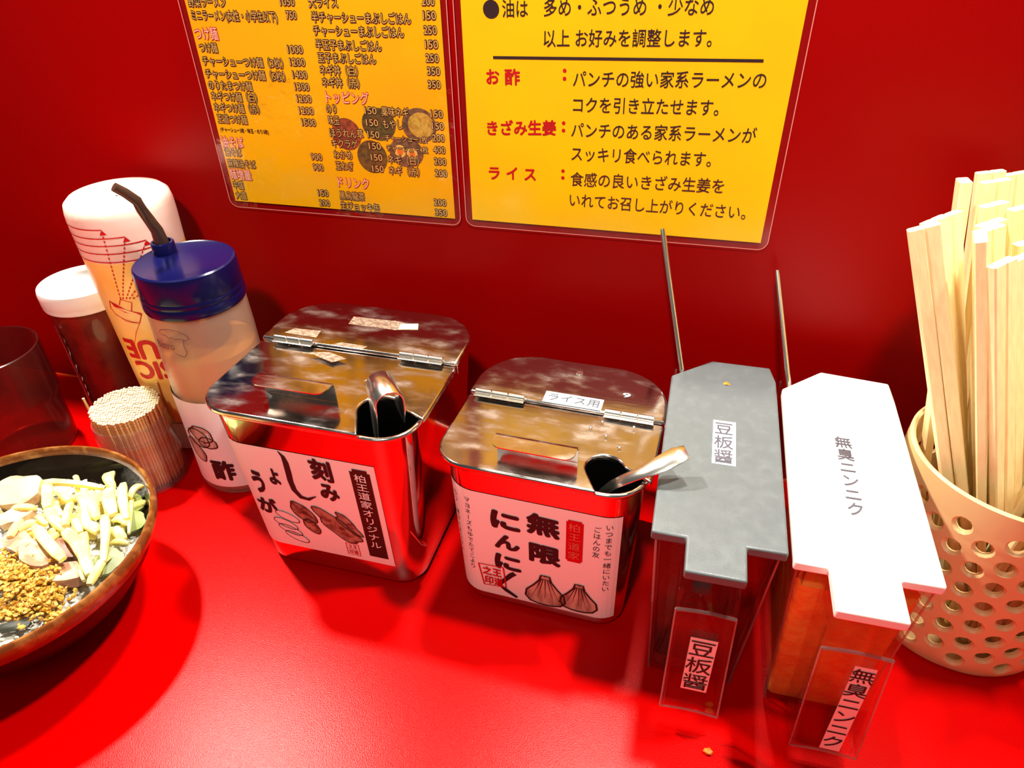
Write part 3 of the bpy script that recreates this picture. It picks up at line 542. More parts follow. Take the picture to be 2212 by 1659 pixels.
# ------------------------------------------------------------------ acrylic condiment boxes
def cond_box(name, label, X0, X1, Yf, Yb, H, lidm, cont, cfill, tab, ylabel, hand, pts_lid):
    t = thing(name, label, 'condiment box', ((X0 + X1) / 2, (Yf + Yb) / 2, 0)); ox, oy = (X0 + X1) / 2, (Yf + Yb) / 2
    d = .0062; zt = H - .006
    def q(x, y): return (x - ox, y - oy)
    # body: drafted open box with 2 mm walls
    bm = bmesh.new()
    def rg(z, ins):
        f = (1 - z / zt) * d + .0022 + ins
        return [(x, y, z) for x, y in rrect(X1 - X0 - 2 * f, Yb - Yf - 2 * f - .004, .003, 3)]
    ring_loft(bm, [rg(0, .0008), rg(.001, 0), rg(zt * .5, 0), rg(zt, 0), rg(zt, .002), rg(zt * .5, .002), rg(.003, .002)], True, True, True)
    from_bm('body', bm, M['acrylic'], t)
    # bright cut edges along the four corners
    for sx in (-1, 1):
        for sy in (-1, 1):
            a = (X1 - X0) / 2 - .0030; b = (Yb - Yf) / 2 - .0046
            tube('corner_edge', [(sx * (a - d), sy * (b - d), .001), (sx * a, sy * b, zt - .001)], .0006, M['acrylic_edge'], t, 6)
    if cfill:
        bm = bmesh.new(); n = 18; R = random.Random(len(label)); rows = []
        z0 = .0035
        def lim(z): f = (1 - z / zt) * d + .0044; return (X1 - X0) / 2 - f, (Yb - Yf) / 2 - f - .002
        base = rg(z0, .0023); 
        rings = [base] + [rg(z0 + (cfill - z0) * k / 5, .0023) for k in range(1, 5)]
        topr = rg(cfill, .0023); topr = [(x, y, cfill + R.uniform(-.004, .004)) for x, y, z in topr]
        rings.append(topr)
        for s in (.75, .5, .25): rings.append([(x * s, y * s, cfill - .003 + R.uniform(-.004, .004)) for x, y, z in topr])
        ring_loft(bm, rings, True, True, True)
        from_bm('contents', bm, M[cont], t)['label'] = 'orange garlic paste filling the box' if 'garlic' in cont else 'dark red bean paste at the bottom'
    slab('lid', [q(x, y) for x, y in pts_lid], H - .006, H, M[lidm], t, .0012, 3)['label'] = 'grey plastic lid with a front tongue' if 'grey' in lidm else 'white plastic lid with a front tongue'
    # front handle: clear channel under the tongue
    hx0, hx1, hy, b0, b1, zb, ztp = hand
    bm = bmesh.new(); yb_ = Yf + .0075
    hexa(bm, [(b0 - ox, hy - oy, zb), (b1 - ox, hy - oy, zb), (b1 - ox, hy + .002 - oy, zb), (b0 - ox, hy + .002 - oy, zb), (hx0 - ox, hy - oy, ztp), (hx1 - ox, hy - oy, ztp), (hx1 - ox, hy + .002 - oy, ztp), (hx0 - ox, hy + .002 - oy, ztp)])
    o = from_bm('handle', bm, M['acrylic'], t, True, .0004); o['label'] = 'clear acrylic front handle'
    for sx, xa, xb in ((0, b0, hx0), (1, b1 - .002, hx1 - .002)):
        bm = bmesh.new(); yk = Yf + .0035
        hexa(bm, [(xa - ox, hy + .002 - oy, zb), (xa + .002 - ox, hy + .002 - oy, zb), (xa + .002 - ox, yk + .003 - oy, zb), (xa - ox, yk + .003 - oy, zb), (xb - ox, hy + .002 - oy, ztp + .012), (xb + .002 - ox, hy + .002 - oy, ztp + .012), (xb + .002 - ox, yk - oy, ztp + .012), (xb - ox, yk - oy, ztp + .012)])
        from_bm('handle_side', bm, M['acrylic'], t, True, .0003)
    # glinting edges of the handle, wavy at its foot
    e = Ink()
    for (pa, pb) in (((b0, zb), (hx0, ztp)), ((b1, zb), (hx1, ztp))):
        tube('handle_edge', [(pa[0] - ox, hy - oy, pa[1]), (pb[0] - ox, hy - oy, pb[1])], .00045, M['acrylic_edge'], t, 6)
    for z, a0, a1, am, rr_ in ((ztp, hx0, hx1, .0012, .0009), (zb, b0, b1, .0016, .0006)):
        tube('handle_edge', [(a0 + (a1 - a0) * i / 10 - ox, hy - oy - .0002, z + am * math.sin(PI * i / 10) ) for i in range(11)], rr_, M['acrylic_edge'], t, 8)
    # labels
    (lx0, lx1, ly0, ly1, txt) = tab
    def onlid(x, y, off): return (x - ox, y - oy, H + .0001 + off)
    if lidm == 'lid_grey': Ink().rect(lx0, lx1, ly0, ly1).put('label_tape', M['label_tape'], onlid, .0001, t, 'white tape label on the lid')
    h_ = (ly1 - ly0) / len(txt) * .93; Ink().vtext(txt, (lx0 + lx1) / 2 - .0003, ly1 - .0012, h_ * .92, h_, .010, 1.03, .0003 if lidm != 'lid_grey' else 0).put('lettering', M['ink_grey'], onlid, .0003, t)
    (fx0, fx1, fz0, fz1, sk) = ylabel
    def onhand(x, z, off): return (x + sk * (z - fz0) - ox, hy - .0003 - off - oy, z)
    Ink().rect(fx0, fx1, fz0, fz1).put('label_tape', M['label_white'], onhand, .0001, t, 'white tape label on the front handle')
    h_ = (fz1 - fz0) / len(txt) * .93; Ink().vtext(txt, (fx0 + fx1) / 2, fz1 - .001, h_ * 1.0, h_, .004, 1.03).put('lettering', M['ink_brown'], onhand, .0003, t)
    return t
HB = .1250
bl = [(.0180, .2437), (.0180, .2230), (.0457, .2230), (.0457, .2437), (.0643, .2437), (.0648, .3850), (.0618, .4005), (.0258, .4010), (.0016, .3790), (.0013, .2437)]
cond_box('bean_paste_box', 'clear condiment box under the grey lid, with a bean paste label on its front', .0010, .0650, .2437, .4010, HB, 'lid_grey', 'bean_paste', .012,
         (.0281, .0405, .2998, .3380, '豆板醤'), (.0265, .0395, .0365, .0800, .0006), (.0172, .0451, .2225, .0180, .0480, .0160, .0985), bl)
wl = [(.0818, .2400), (.0818, .2165), (.1114, .2165), (.1114, .2400), (.1300, .2400), (.1318, .3840), (.1312, .3985), (.0922, .4030), (.0680, .3790), (.0665, .2400)]
cond_box('garlic_box', 'clear condiment box under the white lid, filled with orange garlic paste', .0664, .1316, .2400, .4020, HB, 'lid_white', 'garlic_paste', .104,
         (.0925, .1030, .2740, .3395, '無臭ニンニク'), (.0985, .1080, .0170, .0880, -.0000), (.0822, .1125, .2185, .0850, .1170, .0130, .0960), wl)
tag_crumb = tube('chili_fleck', [(.0330, .3760, .1251), (.0350, .3765, .1256), (.0372, .3760, .1251)], [.0006, .0018, .0006], M['crumb'], None, 8, True, .3)
tag(tag_crumb, 'small orange stain on the far end of the grey lid', 'crumb')
# long spoons standing in the boxes
def rod_spoon(label, tip, low, r=.0017):
    t = thing('long_spoon', label, 'spoon', (0, 0, 0)); a, b = Vector(tip), Vector(low)
    tube('handle', [a, a + (b - a) * .02, a + (b - a) * .5, b], [r * .8, r, r * 1.05, r * 1.2], M['steel_plain'], t, 12, True, .75)
    d = (b - a).normalized(); e = b + d * .024
    bm = bmesh.new(); side = d.cross(Vector((0, 1, 0))).normalized(); nn = side.cross(d); rows = []
    for i in range(7):
        f = i / 6; wv = .008 * math.sin(PI * min(.97, .12 + .85 * f)); p = b + (e - b) * f
        rows.append([bm.verts.new(p + side * wv * s + nn * (.0025 * (1 - s * s)) * math.sin(PI * f)) for s in (-1, -.5, 0, .5, 1)])
    for r0, r1 in zip(rows[:-1], rows[1:]):
        for q in range(4): bm.faces.new((r0[q], r0[q + 1], r1[q + 1], r1[q]))
    o = from_bm('bowl', bm, M['steel_plain'], t); md = o.modifiers.new('s', 'SOLIDIFY'); md.thickness = .0007
rod_spoon('taller steel spoon handle leaning on the wall behind the grey lid', (-.0155, .4205, .2042), (.0300, .3560, .0450))
rod_spoon('shorter steel spoon handle leaning on the wall behind the white lid', (.0567, .4255, .1810), (.0940, .3520, .1000 - .054))

# ------------------------------------------------------------------ vinegar bottle
V = thing('vinegar_bottle', 'frosted plastic vinegar bottle with a dark blue lid and bent spout', 'bottle', (-.3200, .3593, 0))
RB = .0335
lathe('body', [(.028, .0), (.0325, .0012), (.0340, .004), (RB + .0003, .03), (RB, .08), (.0330, .13), (.0322, .1525), (.0308, .1535), (.0318, .13), (.0318, .004), (.001, .003)], M['bottle_plastic'], V, 64, cap0=True)
lathe('vinegar', [(.001, .0035), (.0306, .0045), (.0312, .02), (.0312, .118), (.001, .118)], M['vinegar'], V, 48)['label'] = 'amber vinegar seen through the frosted side'
lathe('lid', [(.001, .1560), (.0300, .1560), (.0325, .1550), (.0332, .1535), (.0335, .1550), (.0333, .1600), (.0330, .1605), (.0333, .1612), (.0332, .1640), (.0329, .1645), (.0331, .1655), (.0327, .1790), (.0322, .1812), (.0310, .1820), (.0295, .1812), (.0001, .1812)], M['blue_cap'], V, 64)['label'] = 'dark blue screw lid'
hx, hy = -.0205, .0085
lathe('collar', [(.0075, .1810), (.0075, .1885), (.0070, .1892), (.0058, .1892), (.0054, .1815)], M['blue_cap'], V, 28, hx, hy)
sp_pts = [(hx, hy, .180), (hx + .0005, hy - .001, .190), (hx + .0008, hy - .002, .198), (hx - .0005, hy - .004, .2060), (hx - .001, hy - .007, .2140), (hx - .0005, hy - .009, .2205), (hx - .0035, hy - .013, .2270), (hx - .0065, hy - .017, .2320)]
tube('spout', sp_pts, [.0050, .0046, .0040, .0036, .0034, .0033, .0031, .0029], M['straw'], V, 20)['label'] = 'bent dark brown spout'
def cylmap(rad):
    def f(x, z, off): a = x / rad; return ((rad + off) * math.sin(a), -(rad + off) * math.cos(a), z)
    return f
cv = cylmap(RB + .0006)
a0 = -.75
# the label wraps the lower half
k = Ink(); k.rect(-.052, .050, .0095, .0885, 44, 6); k.put('label', M['label_white'], cv, .0004, V, 'white paper label with brush lettering and garlic drawing')
ink = Ink(); ink.glyph('酢', -.0020, .0150, .0165, .0362, .05, -.05); ink.put('lettering', M['ink'], cv, .0007, V)
gb, ol = Ink(), Ink()
for j, (cx, cy, rx, ry, rot) in enumerate([(-.0060, .0560, .0095, .0080, -.5), (-.0020, .0600, .0090, .0070, -.3), (-.0110, .0430, .0055, .0110, .5), (.0015, .0525, .0070, .0050, -.2)]):
    b_ = blob(cx, cy, rx, ry, rot, .08, j + 9); gb.fan(b_); ol.line(b_, .0009, True)
gb.put('label_drawing', M['print_garlic'], cv, .0006, V, 'brown printed cloves'); ol.put('label_drawing', M['ink_brown'], cv, .0008, V, 'dark outlines of the printed cloves')
lg = Ink(); lg.text('Bistro', -.0125, .0015, .1325, .0085, .006)
pot = [(-.0255, .1345), (-.0235, .1365), (-.0170, .1375), (-.0110, .1360), (-.0065, .1330), (-.0060, .1300), (-.0085, .1290), (-.0110, .1305), (-.0150, .1300), (-.0165, .1315), (-.0190, .1305), (-.0215, .1325), (-.0245, .1325)]
pot = [(x + .0190, z + .0110) for x, z in pot]
lg.line(pot, .00055, True); lg.line([(.0095, .1405), (.0085, .1360), (.0090, .1305), (.0070, .1275)], .00055); lg.line([(.0070, .1275), (.0030, .1285), (.0010, .1300)], .00055)
lg.put('lettering', M['ink_logo'] if 'ink_logo' in M else mat('brown_logo_ink', (.12, .05, .06), .5), cv, .0003, V, 'thin brown lettering and a small pot outline')

# ------------------------------------------------------------------ tall squeeze bottle, standing upside down
S = thing('squeeze_bottle', 'tall translucent squeeze bottle with red print and yellow dressing, standing upside down', 'bottle', (-.3865, .3905, 0))
prof = [(.022, .026), (.0270, .030), (.0296, .045), (.0312, .085), (.0325, .120), (.0340, .160), (.0350, .195), (.0349, .2030), (.0338, .2085), (.0305, .2115), (.0240, .2118), (.0200, .2095), (.001, .2090)]
def rad_at(z):
    for (r0, z0), (r1, z1) in zip(prof[:8], prof[1:8]):
        if z0 <= z <= z1: return r0 + (r1 - r0) * (z - z0) / (z1 - z0)
    return .034
p_lo = [(r, z) for r, z in prof if z < .17]; zs_ = .1735; rs_ = rad_at(zs_)
lathe('body', [(rad_at(z), z) for z in (zs_, .178, .185, .195)] + prof[7:], M['squeeze'], S, 72)['label'] = 'empty translucent upper part'
lathe('dressing', [(.001, .026)] + p_lo + [(rs_, zs_)], M['dressing'], S, 72)['label'] = 'yellow dressing showing through the side'
lathe('cap', [(.001, 0), (.0240, 0), (.0250, .001), (.0250, .024), (.0240, .026), (.001, .026)], M['white_cap'], S, 48)
def sq(x, z, off):
    r = rad_at(z) + off; a = x / .033; return (r * math.sin(a), -r * math.cos(a), z)
pr = Ink()
ctr = -.0330   # sheet position of the middle of the print, turned towards the left
for i, (z, xe) in enumerate([(.1985, .0105), (.1923, .0224), (.1869, .0334), (.1811, .0360), (.1749, .0380)]):
    pr.line([(-.045 + (xe + .045) * j / 16, z) for j in range(17)], .0007)
def arrow(x, z): pr.poly([(x - .0022, z - .0035), (x + .0022, z - .0035), (x, z)])
for (sx, x, z, ar) in ((.0050, .0105, .1985, 1), (.0068, .0224, .1923, 1), (.0090, .0334, .1867, 1), (.0110, .0360, .1720, 0), (.0134, .0380, .1580, 0)):
    if ar: arrow(x, z)
    sz = .1465
    n = max(3, int(math.hypot(x - sx, z - sz) / .0030))
    for j in range(n):
        f0, f1 = j / n, (j + .55) / n; pr.line([(sx + (x - sx) * f0, sz + (z - sz) * f0), (sx + (x - sx) * f1, sz + (z - sz) * f1)], .0008)
pr.line([(-.0054, .1438), (-.0076, .1372), (-.0050, .1325), (.0014, .1291), (.0070, .1272), (.0118, .1268), (.0152, .1339)], .0006); pr.line([(-.0040, .1325), (.0020, .1278), (.0110, .1255)], .0003)
pr.line([(.0020, .1415), (.0046, .1462), (.0117, .1434), (.0092, .1367)], .0006)
pr.poly([(-.0054, .1438), (-.0030, .1395), (.0040, .1352), (.0152, .1325), (.0150, .1345), (.0060, .1375), (.0000, .1415)]); pr.line([(.0118, .1268), (.0060, .1180), (.0008, .1076)], .0003)
pr.text('IUE', -.0098, .0225, .0930, .0232, .035, rot=True); pr.text('SIC', -.0070, .0235, .0745, .0220, .035, rot=True)
pr.put('print', M['ink_red'], sq, .0004, S, 'red printed arrows, nozzle drawing and upside down letters')

# ------------------------------------------------------------------ spice can with a white lid
C = thing('spice_can', 'dark red spice container with a white plastic lid, standing against the wall', 'spice container', (-.4580, .3985, 0))
lathe('body', [(.001, 0), (.0270, 0), (.0285, .001), (.0285, .060), (.0288, .117), (.0278, .118)], M['spice'], C, 64)['label'] = 'dark red spice filling'
lathe('foot', [(.0290, 0), (.0294, .0005), (.0294, .0070), (.0290, .0075), (.0288, .007)], M['white_cap'], C, 56)['label'] = 'pale ring round the foot'
lathe('wall', [(.0292, .0075), (.0292, .117)], M['jar_clear'], C, 64)['label'] = 'clear outer wall'
lathe('lid', [(.0296, .1165), (.0312, .1165), (.0316, .1180), (.0313, .1195), (.0318, .1208), (.0318, .1290), (.0310, .1318), (.0300, .1320), (.0285, .1308), (.0001, .1308)], M['white_cap'], C, 72)['label'] = 'white plastic lid'
cc = cylmap(.0296); sc_ = Ink(); R = random.Random(3); zz = .098; L_ = []
while zz > .004:
    L_.append((-.0070 + R.uniform(-.0015, .0022), zz)); zz -= .004
sc_.poly([(-.0455, .100)] + [(x - .003, z) for x, z in L_] + [(-.0455, .004)]); 
sc_ = Ink(); 
for (x, z), (x2, z2) in zip(L_[:-1], L_[1:]): sc_.add([(-.0300, z), (x, z), (x2, z2), (-.0300, z2)], [(0, 1, 2, 3)])
sc_.put('torn_label', M['label_white'], cc, .0001, C, 'torn white label edge')

# ------------------------------------------------------------------ dark red cup
U = thing('cup', 'smoky dark red plastic cup cut by the left edge of the picture', 'cup', (-.5125, .3410, 0))
lathe('body', [(.001, .003), (.0310, .003), (.0318, .006), (.0326, .046), (.0345, .051), (.0350, .056), (.0350, .093), (.0358, .0955), (.0368, .0950), (.0368, .056), (.0366, .051), (.0346, .0475), (.0340, .03), (.0336, .002), (.030, 0), (.001, 0)], M['cup'], U, 64)

# ------------------------------------------------------------------ toothpick jar
J = thing('toothpick_jar', 'clear ribbed plastic jar packed with toothpicks', 'jar', (-.3895, .3328, 0))
jp = [(.001, .0), (.0262, 0), (.0272, .001), (.0268, .010), (.0262, .020), (.0268, .0215), (.0262, .023), (.0268, .0245), (.0262, .026), (.0258, .044), (.0266, .0455), (.0259, .047), (.0265, .0485), (.0258, .050), (.0262, .0515), (.0258, .053), (.0258, .060)]
lathe('wall', jp + [(.0250, .060), (.0250, .002), (.001, .0018)], clear('jar_wall', (.95, .92, .89), 1.45, .06, .10, None, 1.3), J, 64)
spots = []
d_ = .00208
for i in range(-14, 15):
    for j in range(-14, 15):
        x = (i + (j % 2) * .5) * d_; y = j * d_ * .87
        if math.hypot(x, y) < .0240: spots.append((x, y))
spots.sort(key=lambda p: p[1] + p[0] * .3)
def pick_mesh(h, r=.00096, n=6):
    bm = bmesh.new(); rings = [[(rr_ * math.cos(2 * PI * k / n), rr_ * math.sin(2 * PI * k / n), z) for k in range(n)] for rr_, z in ((.0002, .0), (r, .006), (r, h - .0045), (r * .8, h - .0040), (r, h - .0034), (r, h - .0024), (r * .8, h - .0020), (r, h - .0012), (r, h))]
    vs = ring_loft(bm, rings, True, True, True); bm.faces.ensure_lookup_table(); bm.faces[-1].material_index = 1
    me = bpy.data.meshes.new('toothpick'); bmesh.ops.recalc_face_normals(bm, faces=bm.faces); bm.to_mesh(me); bm.free(); me.materials.append(M['pick']); me.materials.append(M['pick_end']); return me
pm = pick_mesh(.0665); R = random.Random(11)
for n_, (x, y) in enumerate(spots[:300]):
    o = bpy.data.objects.new('toothpick', pm); COL.objects.link(o); s = 1.0; o.location = (-.3895 + x, .3328 + y, .0028 + R.uniform(0, .0006)); o.rotation_euler = (0, 0, R.uniform(0, 1))
    tag(o, 'pale wooden toothpick packed upright in the clear jar', 'toothpick', 'toothpicks packed in the jar')
bm = bmesh.new()
for x, y in spots[300:]:
    n = 6; h = .0665 + R.uniform(0, .0006); r = .00096
    rings = [[(-.3895 + x + rr_ * math.cos(2 * PI * k / n), .3328 + y + rr_ * math.sin(2 * PI * k / n), .0028 + z) for k in range(n)] for rr_, z in ((.0002, 0), (r, .006), (r, h))]
    ring_loft(bm, rings, True, True, True); bm.faces.ensure_lookup_table(); bm.faces[-1].material_index = 1
o = from_bm('toothpicks', bm, [M['pick'], M['pick_end']], None, False); tag(o, 'rest of the toothpicks, at the back of the jar', 'toothpicks', None, 'stuff')
for (x, y, lx, ly, lb) in ((-.0252, -.0075, -.10, .03, 'toothpick sticking out past the left rim of the jar'), (.0070, .0235, .05, .06, 'toothpick standing higher at the back of the jar')):
    o = bpy.data.objects.new('toothpick', pm); COL.objects.link(o); o.location = (-.3895 + x * .93, .3328 + y * .93, .0080); o.rotation_euler = (-ly, lx, 0); tag(o, lb, 'toothpick')
# ------------------------------------------------------------------ perforated chopstick basket
K = thing('chopstick_basket', 'beige perforated melamine basket holding the disposable chopsticks', 'basket', (.1905, .3455, 0))
NC = 14; RH = .0077; z00 = .0140; NR = 13; RC = .0041; RO = .0053; TH = .0030; ZT = .1230
def br(z):   # outer radius
    t = z / ZT; return .0540 + .0035 * math.sin(PI * min(1, .15 + .6 * t)) - .0012 * t if z > .004 else .0545 - (.004 - z) * .6
def bpt(u, z, off): a = u; r = br(z) + off; return (r * math.cos(a), r * math.sin(a), z)
bm = bmesh.new(); du = 2 * PI / NC; key = {}
def V_(u, z, off):
    k = (round((u % (2 * PI)) * 2000) % round(2 * PI * 2000), round(z * 20000), round(off * 20000))
    if k not in key: key[k] = bm.verts.new(bpt(u, z, off))
    return key[k]
def fc(vs):
    u = []
    for v in vs:
        if v not in u: u.append(v)
    if len(u) >= 3:
        try: bm.faces.new(u)
        except ValueError: pass
rm = .0555
for j in range(NR):
    zc = z00 + j * RH
    for i in range(NC):
        uc = (i + (j % 2) * .5) * du
        corners = [(du / 2, 0), (0, RH), (-du / 2, 0), (0, -RH)]
        B = []
        for q in range(4):
            a, b = corners[q], corners[(q + 1) % 4]
            for s in range(4): B.append((a[0] + (b[0] - a[0]) * s / 4, a[1] + (b[1] - a[1]) * s / 4))
        n = 16
        def ringpts(R_): return [(R_ * math.cos(math.atan2(p[1], p[0] * rm)) / rm, R_ * math.sin(math.atan2(p[1], p[0] * rm))) for p in B]
        o1, h1 = ringpts(RO), ringpts(RC)
        for q in range(n):
            r_ = (q + 1) % n
            fc([V_(uc + B[q][0], zc + B[q][1], 0), V_(uc + B[r_][0], zc + B[r_][1], 0), V_(uc + o1[r_][0], zc + o1[r_][1], 0), V_(uc + o1[q][0], zc + o1[q][1], 0)])
            fc([V_(uc + o1[q][0], zc + o1[q][1], 0), V_(uc + o1[r_][0], zc + o1[r_][1], 0), V_(uc + h1[r_][0], zc + h1[r_][1], -.0013), V_(uc + h1[q][0], zc + h1[q][1], -.0013)])
            fc([V_(uc + h1[q][0], zc + h1[q][1], -.0013), V_(uc + h1[r_][0], zc + h1[r_][1], -.0013), V_(uc + h1[r_][0], zc + h1[r_][1], -TH), V_(uc + h1[q][0], zc + h1[q][1], -TH)])
            fc([V_(uc + h1[q][0], zc + h1[q][1], -TH), V_(uc + h1[r_][0], zc + h1[r_][1], -TH), V_(uc + B[r_][0], zc + B[r_][1], -TH), V_(uc + B[q][0], zc + B[q][1], -TH)])
for i in range(NC):   # solid bands closing the zigzag at foot and rim
    for off in (0, -TH):
        for (jr, sgn, zend) in ((0, -1, .0015), (NR - 1, 1, ZT)):
            zc = z00 + jr * RH; uc = (i + (jr % 2) * .5) * du
            low = [(du / 2 * (s / 4), sgn * RH * (1 - s / 4)) for s in range(-4, 5)] if 0 else [(-du / 2 + du * s / 8, sgn * RH * (1 - abs(s - 4) / 4)) for s in range(9)]
            for a, b in zip(low[:-1], low[1:]):
                fc([V_(uc + a[0], zc + a[1], off), V_(uc + b[0], zc + b[1], off), V_(uc + b[0], zend, off), V_(uc + a[0], zend, off)])
    # rim and foot edges
for i in range(NC * 8):
    for zend, jr in ((ZT, NR - 1), (.0015, 0)):
        u0 = (jr % 2) * .5 * du + (i) * du / 8; u1 = u0 + du / 8
        if zend == ZT:
            fc([V_(u0, zend, 0), V_(u1, zend, 0), V_(u1, zend + .0012, -TH / 2), V_(u0, zend + .0012, -TH / 2)]); fc([V_(u0, zend + .0012, -TH / 2), V_(u1, zend + .0012, -TH / 2), V_(u1, zend, -TH), V_(u0, zend, -TH)])
        else: fc([V_(u0, zend, 0), V_(u1, zend, 0), V_(u1, zend, -TH), V_(u0, zend, -TH)])
from_bm('body', bm, M['basket'], K)
lathe('base', [(.001, .0), (.0505, .0), (.0525, .0015), (.0505, .004), (.001, .004)], M['basket'], K, 48)

# ------------------------------------------------------------------ disposable chopsticks, joined pairs
def stick_mesh(L, w, th):
    bm = bmesh.new(); rows = []
    for z, s in ((0, .62), (L * .1, .7), (L * .6, .92), (L - .0006, 1.0), (L, .93)):
        a, b, c = w / 2 * s, th / 2 * s, .0007
        rows.append([(a - c, -b, z), (a, -b + c, z), (a, b - c, z), (a - c, b, z), (-a + c, b, z), (-a, b - c, z), (-a, -b + c, z), (-a + c, -b, z)])
    ring_loft(bm, rows, True, True, True); bmesh.ops.recalc_face_normals(bm, faces=bm.faces)
    me = bpy.data.meshes.new('stick'); bm.to_mesh(me); bm.free(); me.materials.append(M['wood']); return me
smesh = stick_mesh(1.0, .0066, .0052)
def chop(top, base, yaw, label):
    a, b = Vector(base), Vector(top); L = (b - a).length
    e = bpy.data.objects.new('chopsticks', None); COL.objects.link(e); e.empty_display_size = .01
    zz = (b - a).normalized(); xx = Vector((math.cos(yaw), math.sin(yaw), 0)); xx = (xx - zz * xx.dot(zz)).normalized(); yy = zz.cross(xx)
    e.matrix_world = Matrix(((xx.x, yy.x, zz.x, a.x), (xx.y, yy.y, zz.y, a.y), (xx.z, yy.z, zz.z, a.z), (0, 0, 0, 1)))
    tag(e, label, 'chopsticks', 'disposable chopsticks in the basket')
    for s in (-1, 1):
        o = bpy.data.objects.new('stick', smesh); COL.objects.link(o); o.parent = e; o.location = (s * .00325, 0, 0); o.scale = (1, 1, L)
for top, base, yaw, lb in [
    ((0.102, 0.335, 0.2508), (.1938, .3117, .01), 0.05, 'nearest pair at the left front of the basket, leaning left'),
    ((0.11, 0.35, 0.2488), (.1945, .3200, .01), 0.55, 'second pair from the left front, just behind the leftmost one'),
    ((0.1189, 0.362, 0.2472), (.1925, .3290, .01), 0.55, 'third pair from the left, behind two others'),
    ((0.1249, 0.375, 0.2598), (.1624, .3381, .01), 1.50, 'narrow pair at the back left, its foot leaning to the left rim'),
    ((0.1417, 0.385, 0.2573), (.1859, .3640, .01), 0.20, 'tall pair at the back with a flat broad top'),
    ((0.1454, 0.405, 0.2554), (.1870, .3780, .01), 0.10, 'rearmost pair on the left, the tallest in the basket'),
    ((0.158, 0.41, 0.2536), (.2080, .3860, .01), 0.20, 'rearmost pair at the right edge of the picture'),
    ((0.1385, 0.368, 0.2517), (.1849, .3500, .01), 0.45, 'pair standing in the middle with a dark split down its top'),
    ((0.1341, 0.352, 0.2486), (.2000, .3350, .01), 0.45, 'middle pair behind two others, its top almost level'),
    ((0.1305, 0.342, 0.2495), (.2030, .3240, .01), 0.40, 'middle pair with a wide shaded front face'),
    ((0.1241, 0.33, 0.2498), (.1975, .3070, .01), 1.35, 'narrow pair turned edge on, in front of the middle ones'),
    ((0.134, 0.325, 0.2412), (.2080, .3070, .01), 0.60, 'short pair at the front with a sloping top'),
    ((0.1443, 0.332, 0.2421), (.2180, .3130, .01), 0.50, 'short front pair cut by the right edge'),
    ((0.1501, 0.365, 0.2524), (.2120, .3560, .01), 0.30, 'pair behind the front row, cut by the right edge'),
    ((0.1498, 0.345, 0.2439), (.2180, .3330, .01), 0.30, 'pair partly hidden at the right edge, half way back'),
    ]: chop(top, base, yaw, lb)
CR = random.Random(4)
n_ = 0
for i in range(6):  # unseen filler pairs, added to keep lamp light out of the basket
    for j in range(7):
        x, y = .186 + i * .0100, .310 + j * .0115
        if math.hypot(x - .1905, y - .3455) > .044 or x - .186 < .4 * (y - .345): continue
        n_ += 1
        chop((x + .006 + .45 * (x - .1905), y + .35 * (y - .3455), .238 + CR.uniform(-.004, .006)), (x, y, .010), CR.choice((.2, 1.6, .5)) + CR.uniform(-.1, .1), 'unseen filler pair of chopsticks added in the right part of the basket to shade its inside')


# ------------------------------------------------------------------ rice bowl
BX, BY = -.3742, .2010
W_ = thing('rice_bowl', 'brown glazed bowl with a black inside, filled with rice and toppings', 'bowl', (BX, BY, 0))
lathe('body', [(.001, .004), (.0330, .004), (.0330, 0), (.0360, 0), (.0375, .001), (.0385, .006), (.0520, .014), (.0680, .028), (.0790, .044), (.0845, .0545)], mat('black_outer_glaze', (.02, .006, .003), .3, spec=.12), W_, 96)['label'] = 'black outside of the bowl and its foot'
lathe('rim', [(.0845, .0545), (.0872, .0600), (.0882, .0640), (.0878, .0670), (.0866, .0684), (.0852, .0684), (.0840, .0668), (.0832, .0630)], M['glaze_brown'], W_, 96)['label'] = 'brown glazed rim'
lathe('inside', [(.0832, .0630), (.0805, .0570), (.0740, .0460), (.0600, .0300), (.0400, .0180), (.001, .014)], M['glaze_black'], W_, 96)['label'] = 'glossy black inside'
# rice: a mound of grains
R = random.Random(5)
def ico(bm, c, r, sx=1, sy=1, sz=1, sub=1, jit=0, rot=0, tilt=0):
    d = bmesh.ops.create_icosphere(bm, subdivisions=sub, radius=r); mt = Matrix.Translation(c) @ Matrix.Rotation(rot, 4, 'Z') @ Matrix.Rotation(tilt, 4, 'Y')
    for v in d['verts']:
        k = 1 + R.uniform(-jit, jit); v.co = mt @ Vector((v.co.x * sx * k, v.co.y * sy * k, v.co.z * sz * k))
def heap(x, y):   # height of the food surface in the bowl
    d = math.hypot(x - BX, y - BY) / .078; return .0555 - .010 * d * d + .0012 * math.sin(x * 190) * math.cos(y * 160)
bm = bmesh.new(); rings = []
for k in range(1, 12):
    r = .0735 * k / 11
    rings.append([(BX + r * math.cos(2 * PI * i / 48), BY + r * math.sin(2 * PI * i / 48), heap(BX + r * math.cos(2 * PI * i / 48), BY + r * math.sin(2 * PI * i / 48)) - .0004) for i in range(48)])
ring_loft(bm, rings, True, True); 
for _ in range(1500):
    a, r = R.uniform(0, 2 * PI), .0745 * math.sqrt(R.random()); x, y = BX + r * math.cos(a), BY + r * math.sin(a)
    ico(bm, (x, y, heap(x, y) + R.uniform(-.0010, .0012)), .0013, 1.9, .85, .85, 1, 0, R.uniform(0, PI), R.uniform(-.5, .5))
o = from_bm('rice', bm, M['rice'], None, True); tag(o, 'white cooked rice under the toppings in the bowl', 'rice', None, 'stuff')
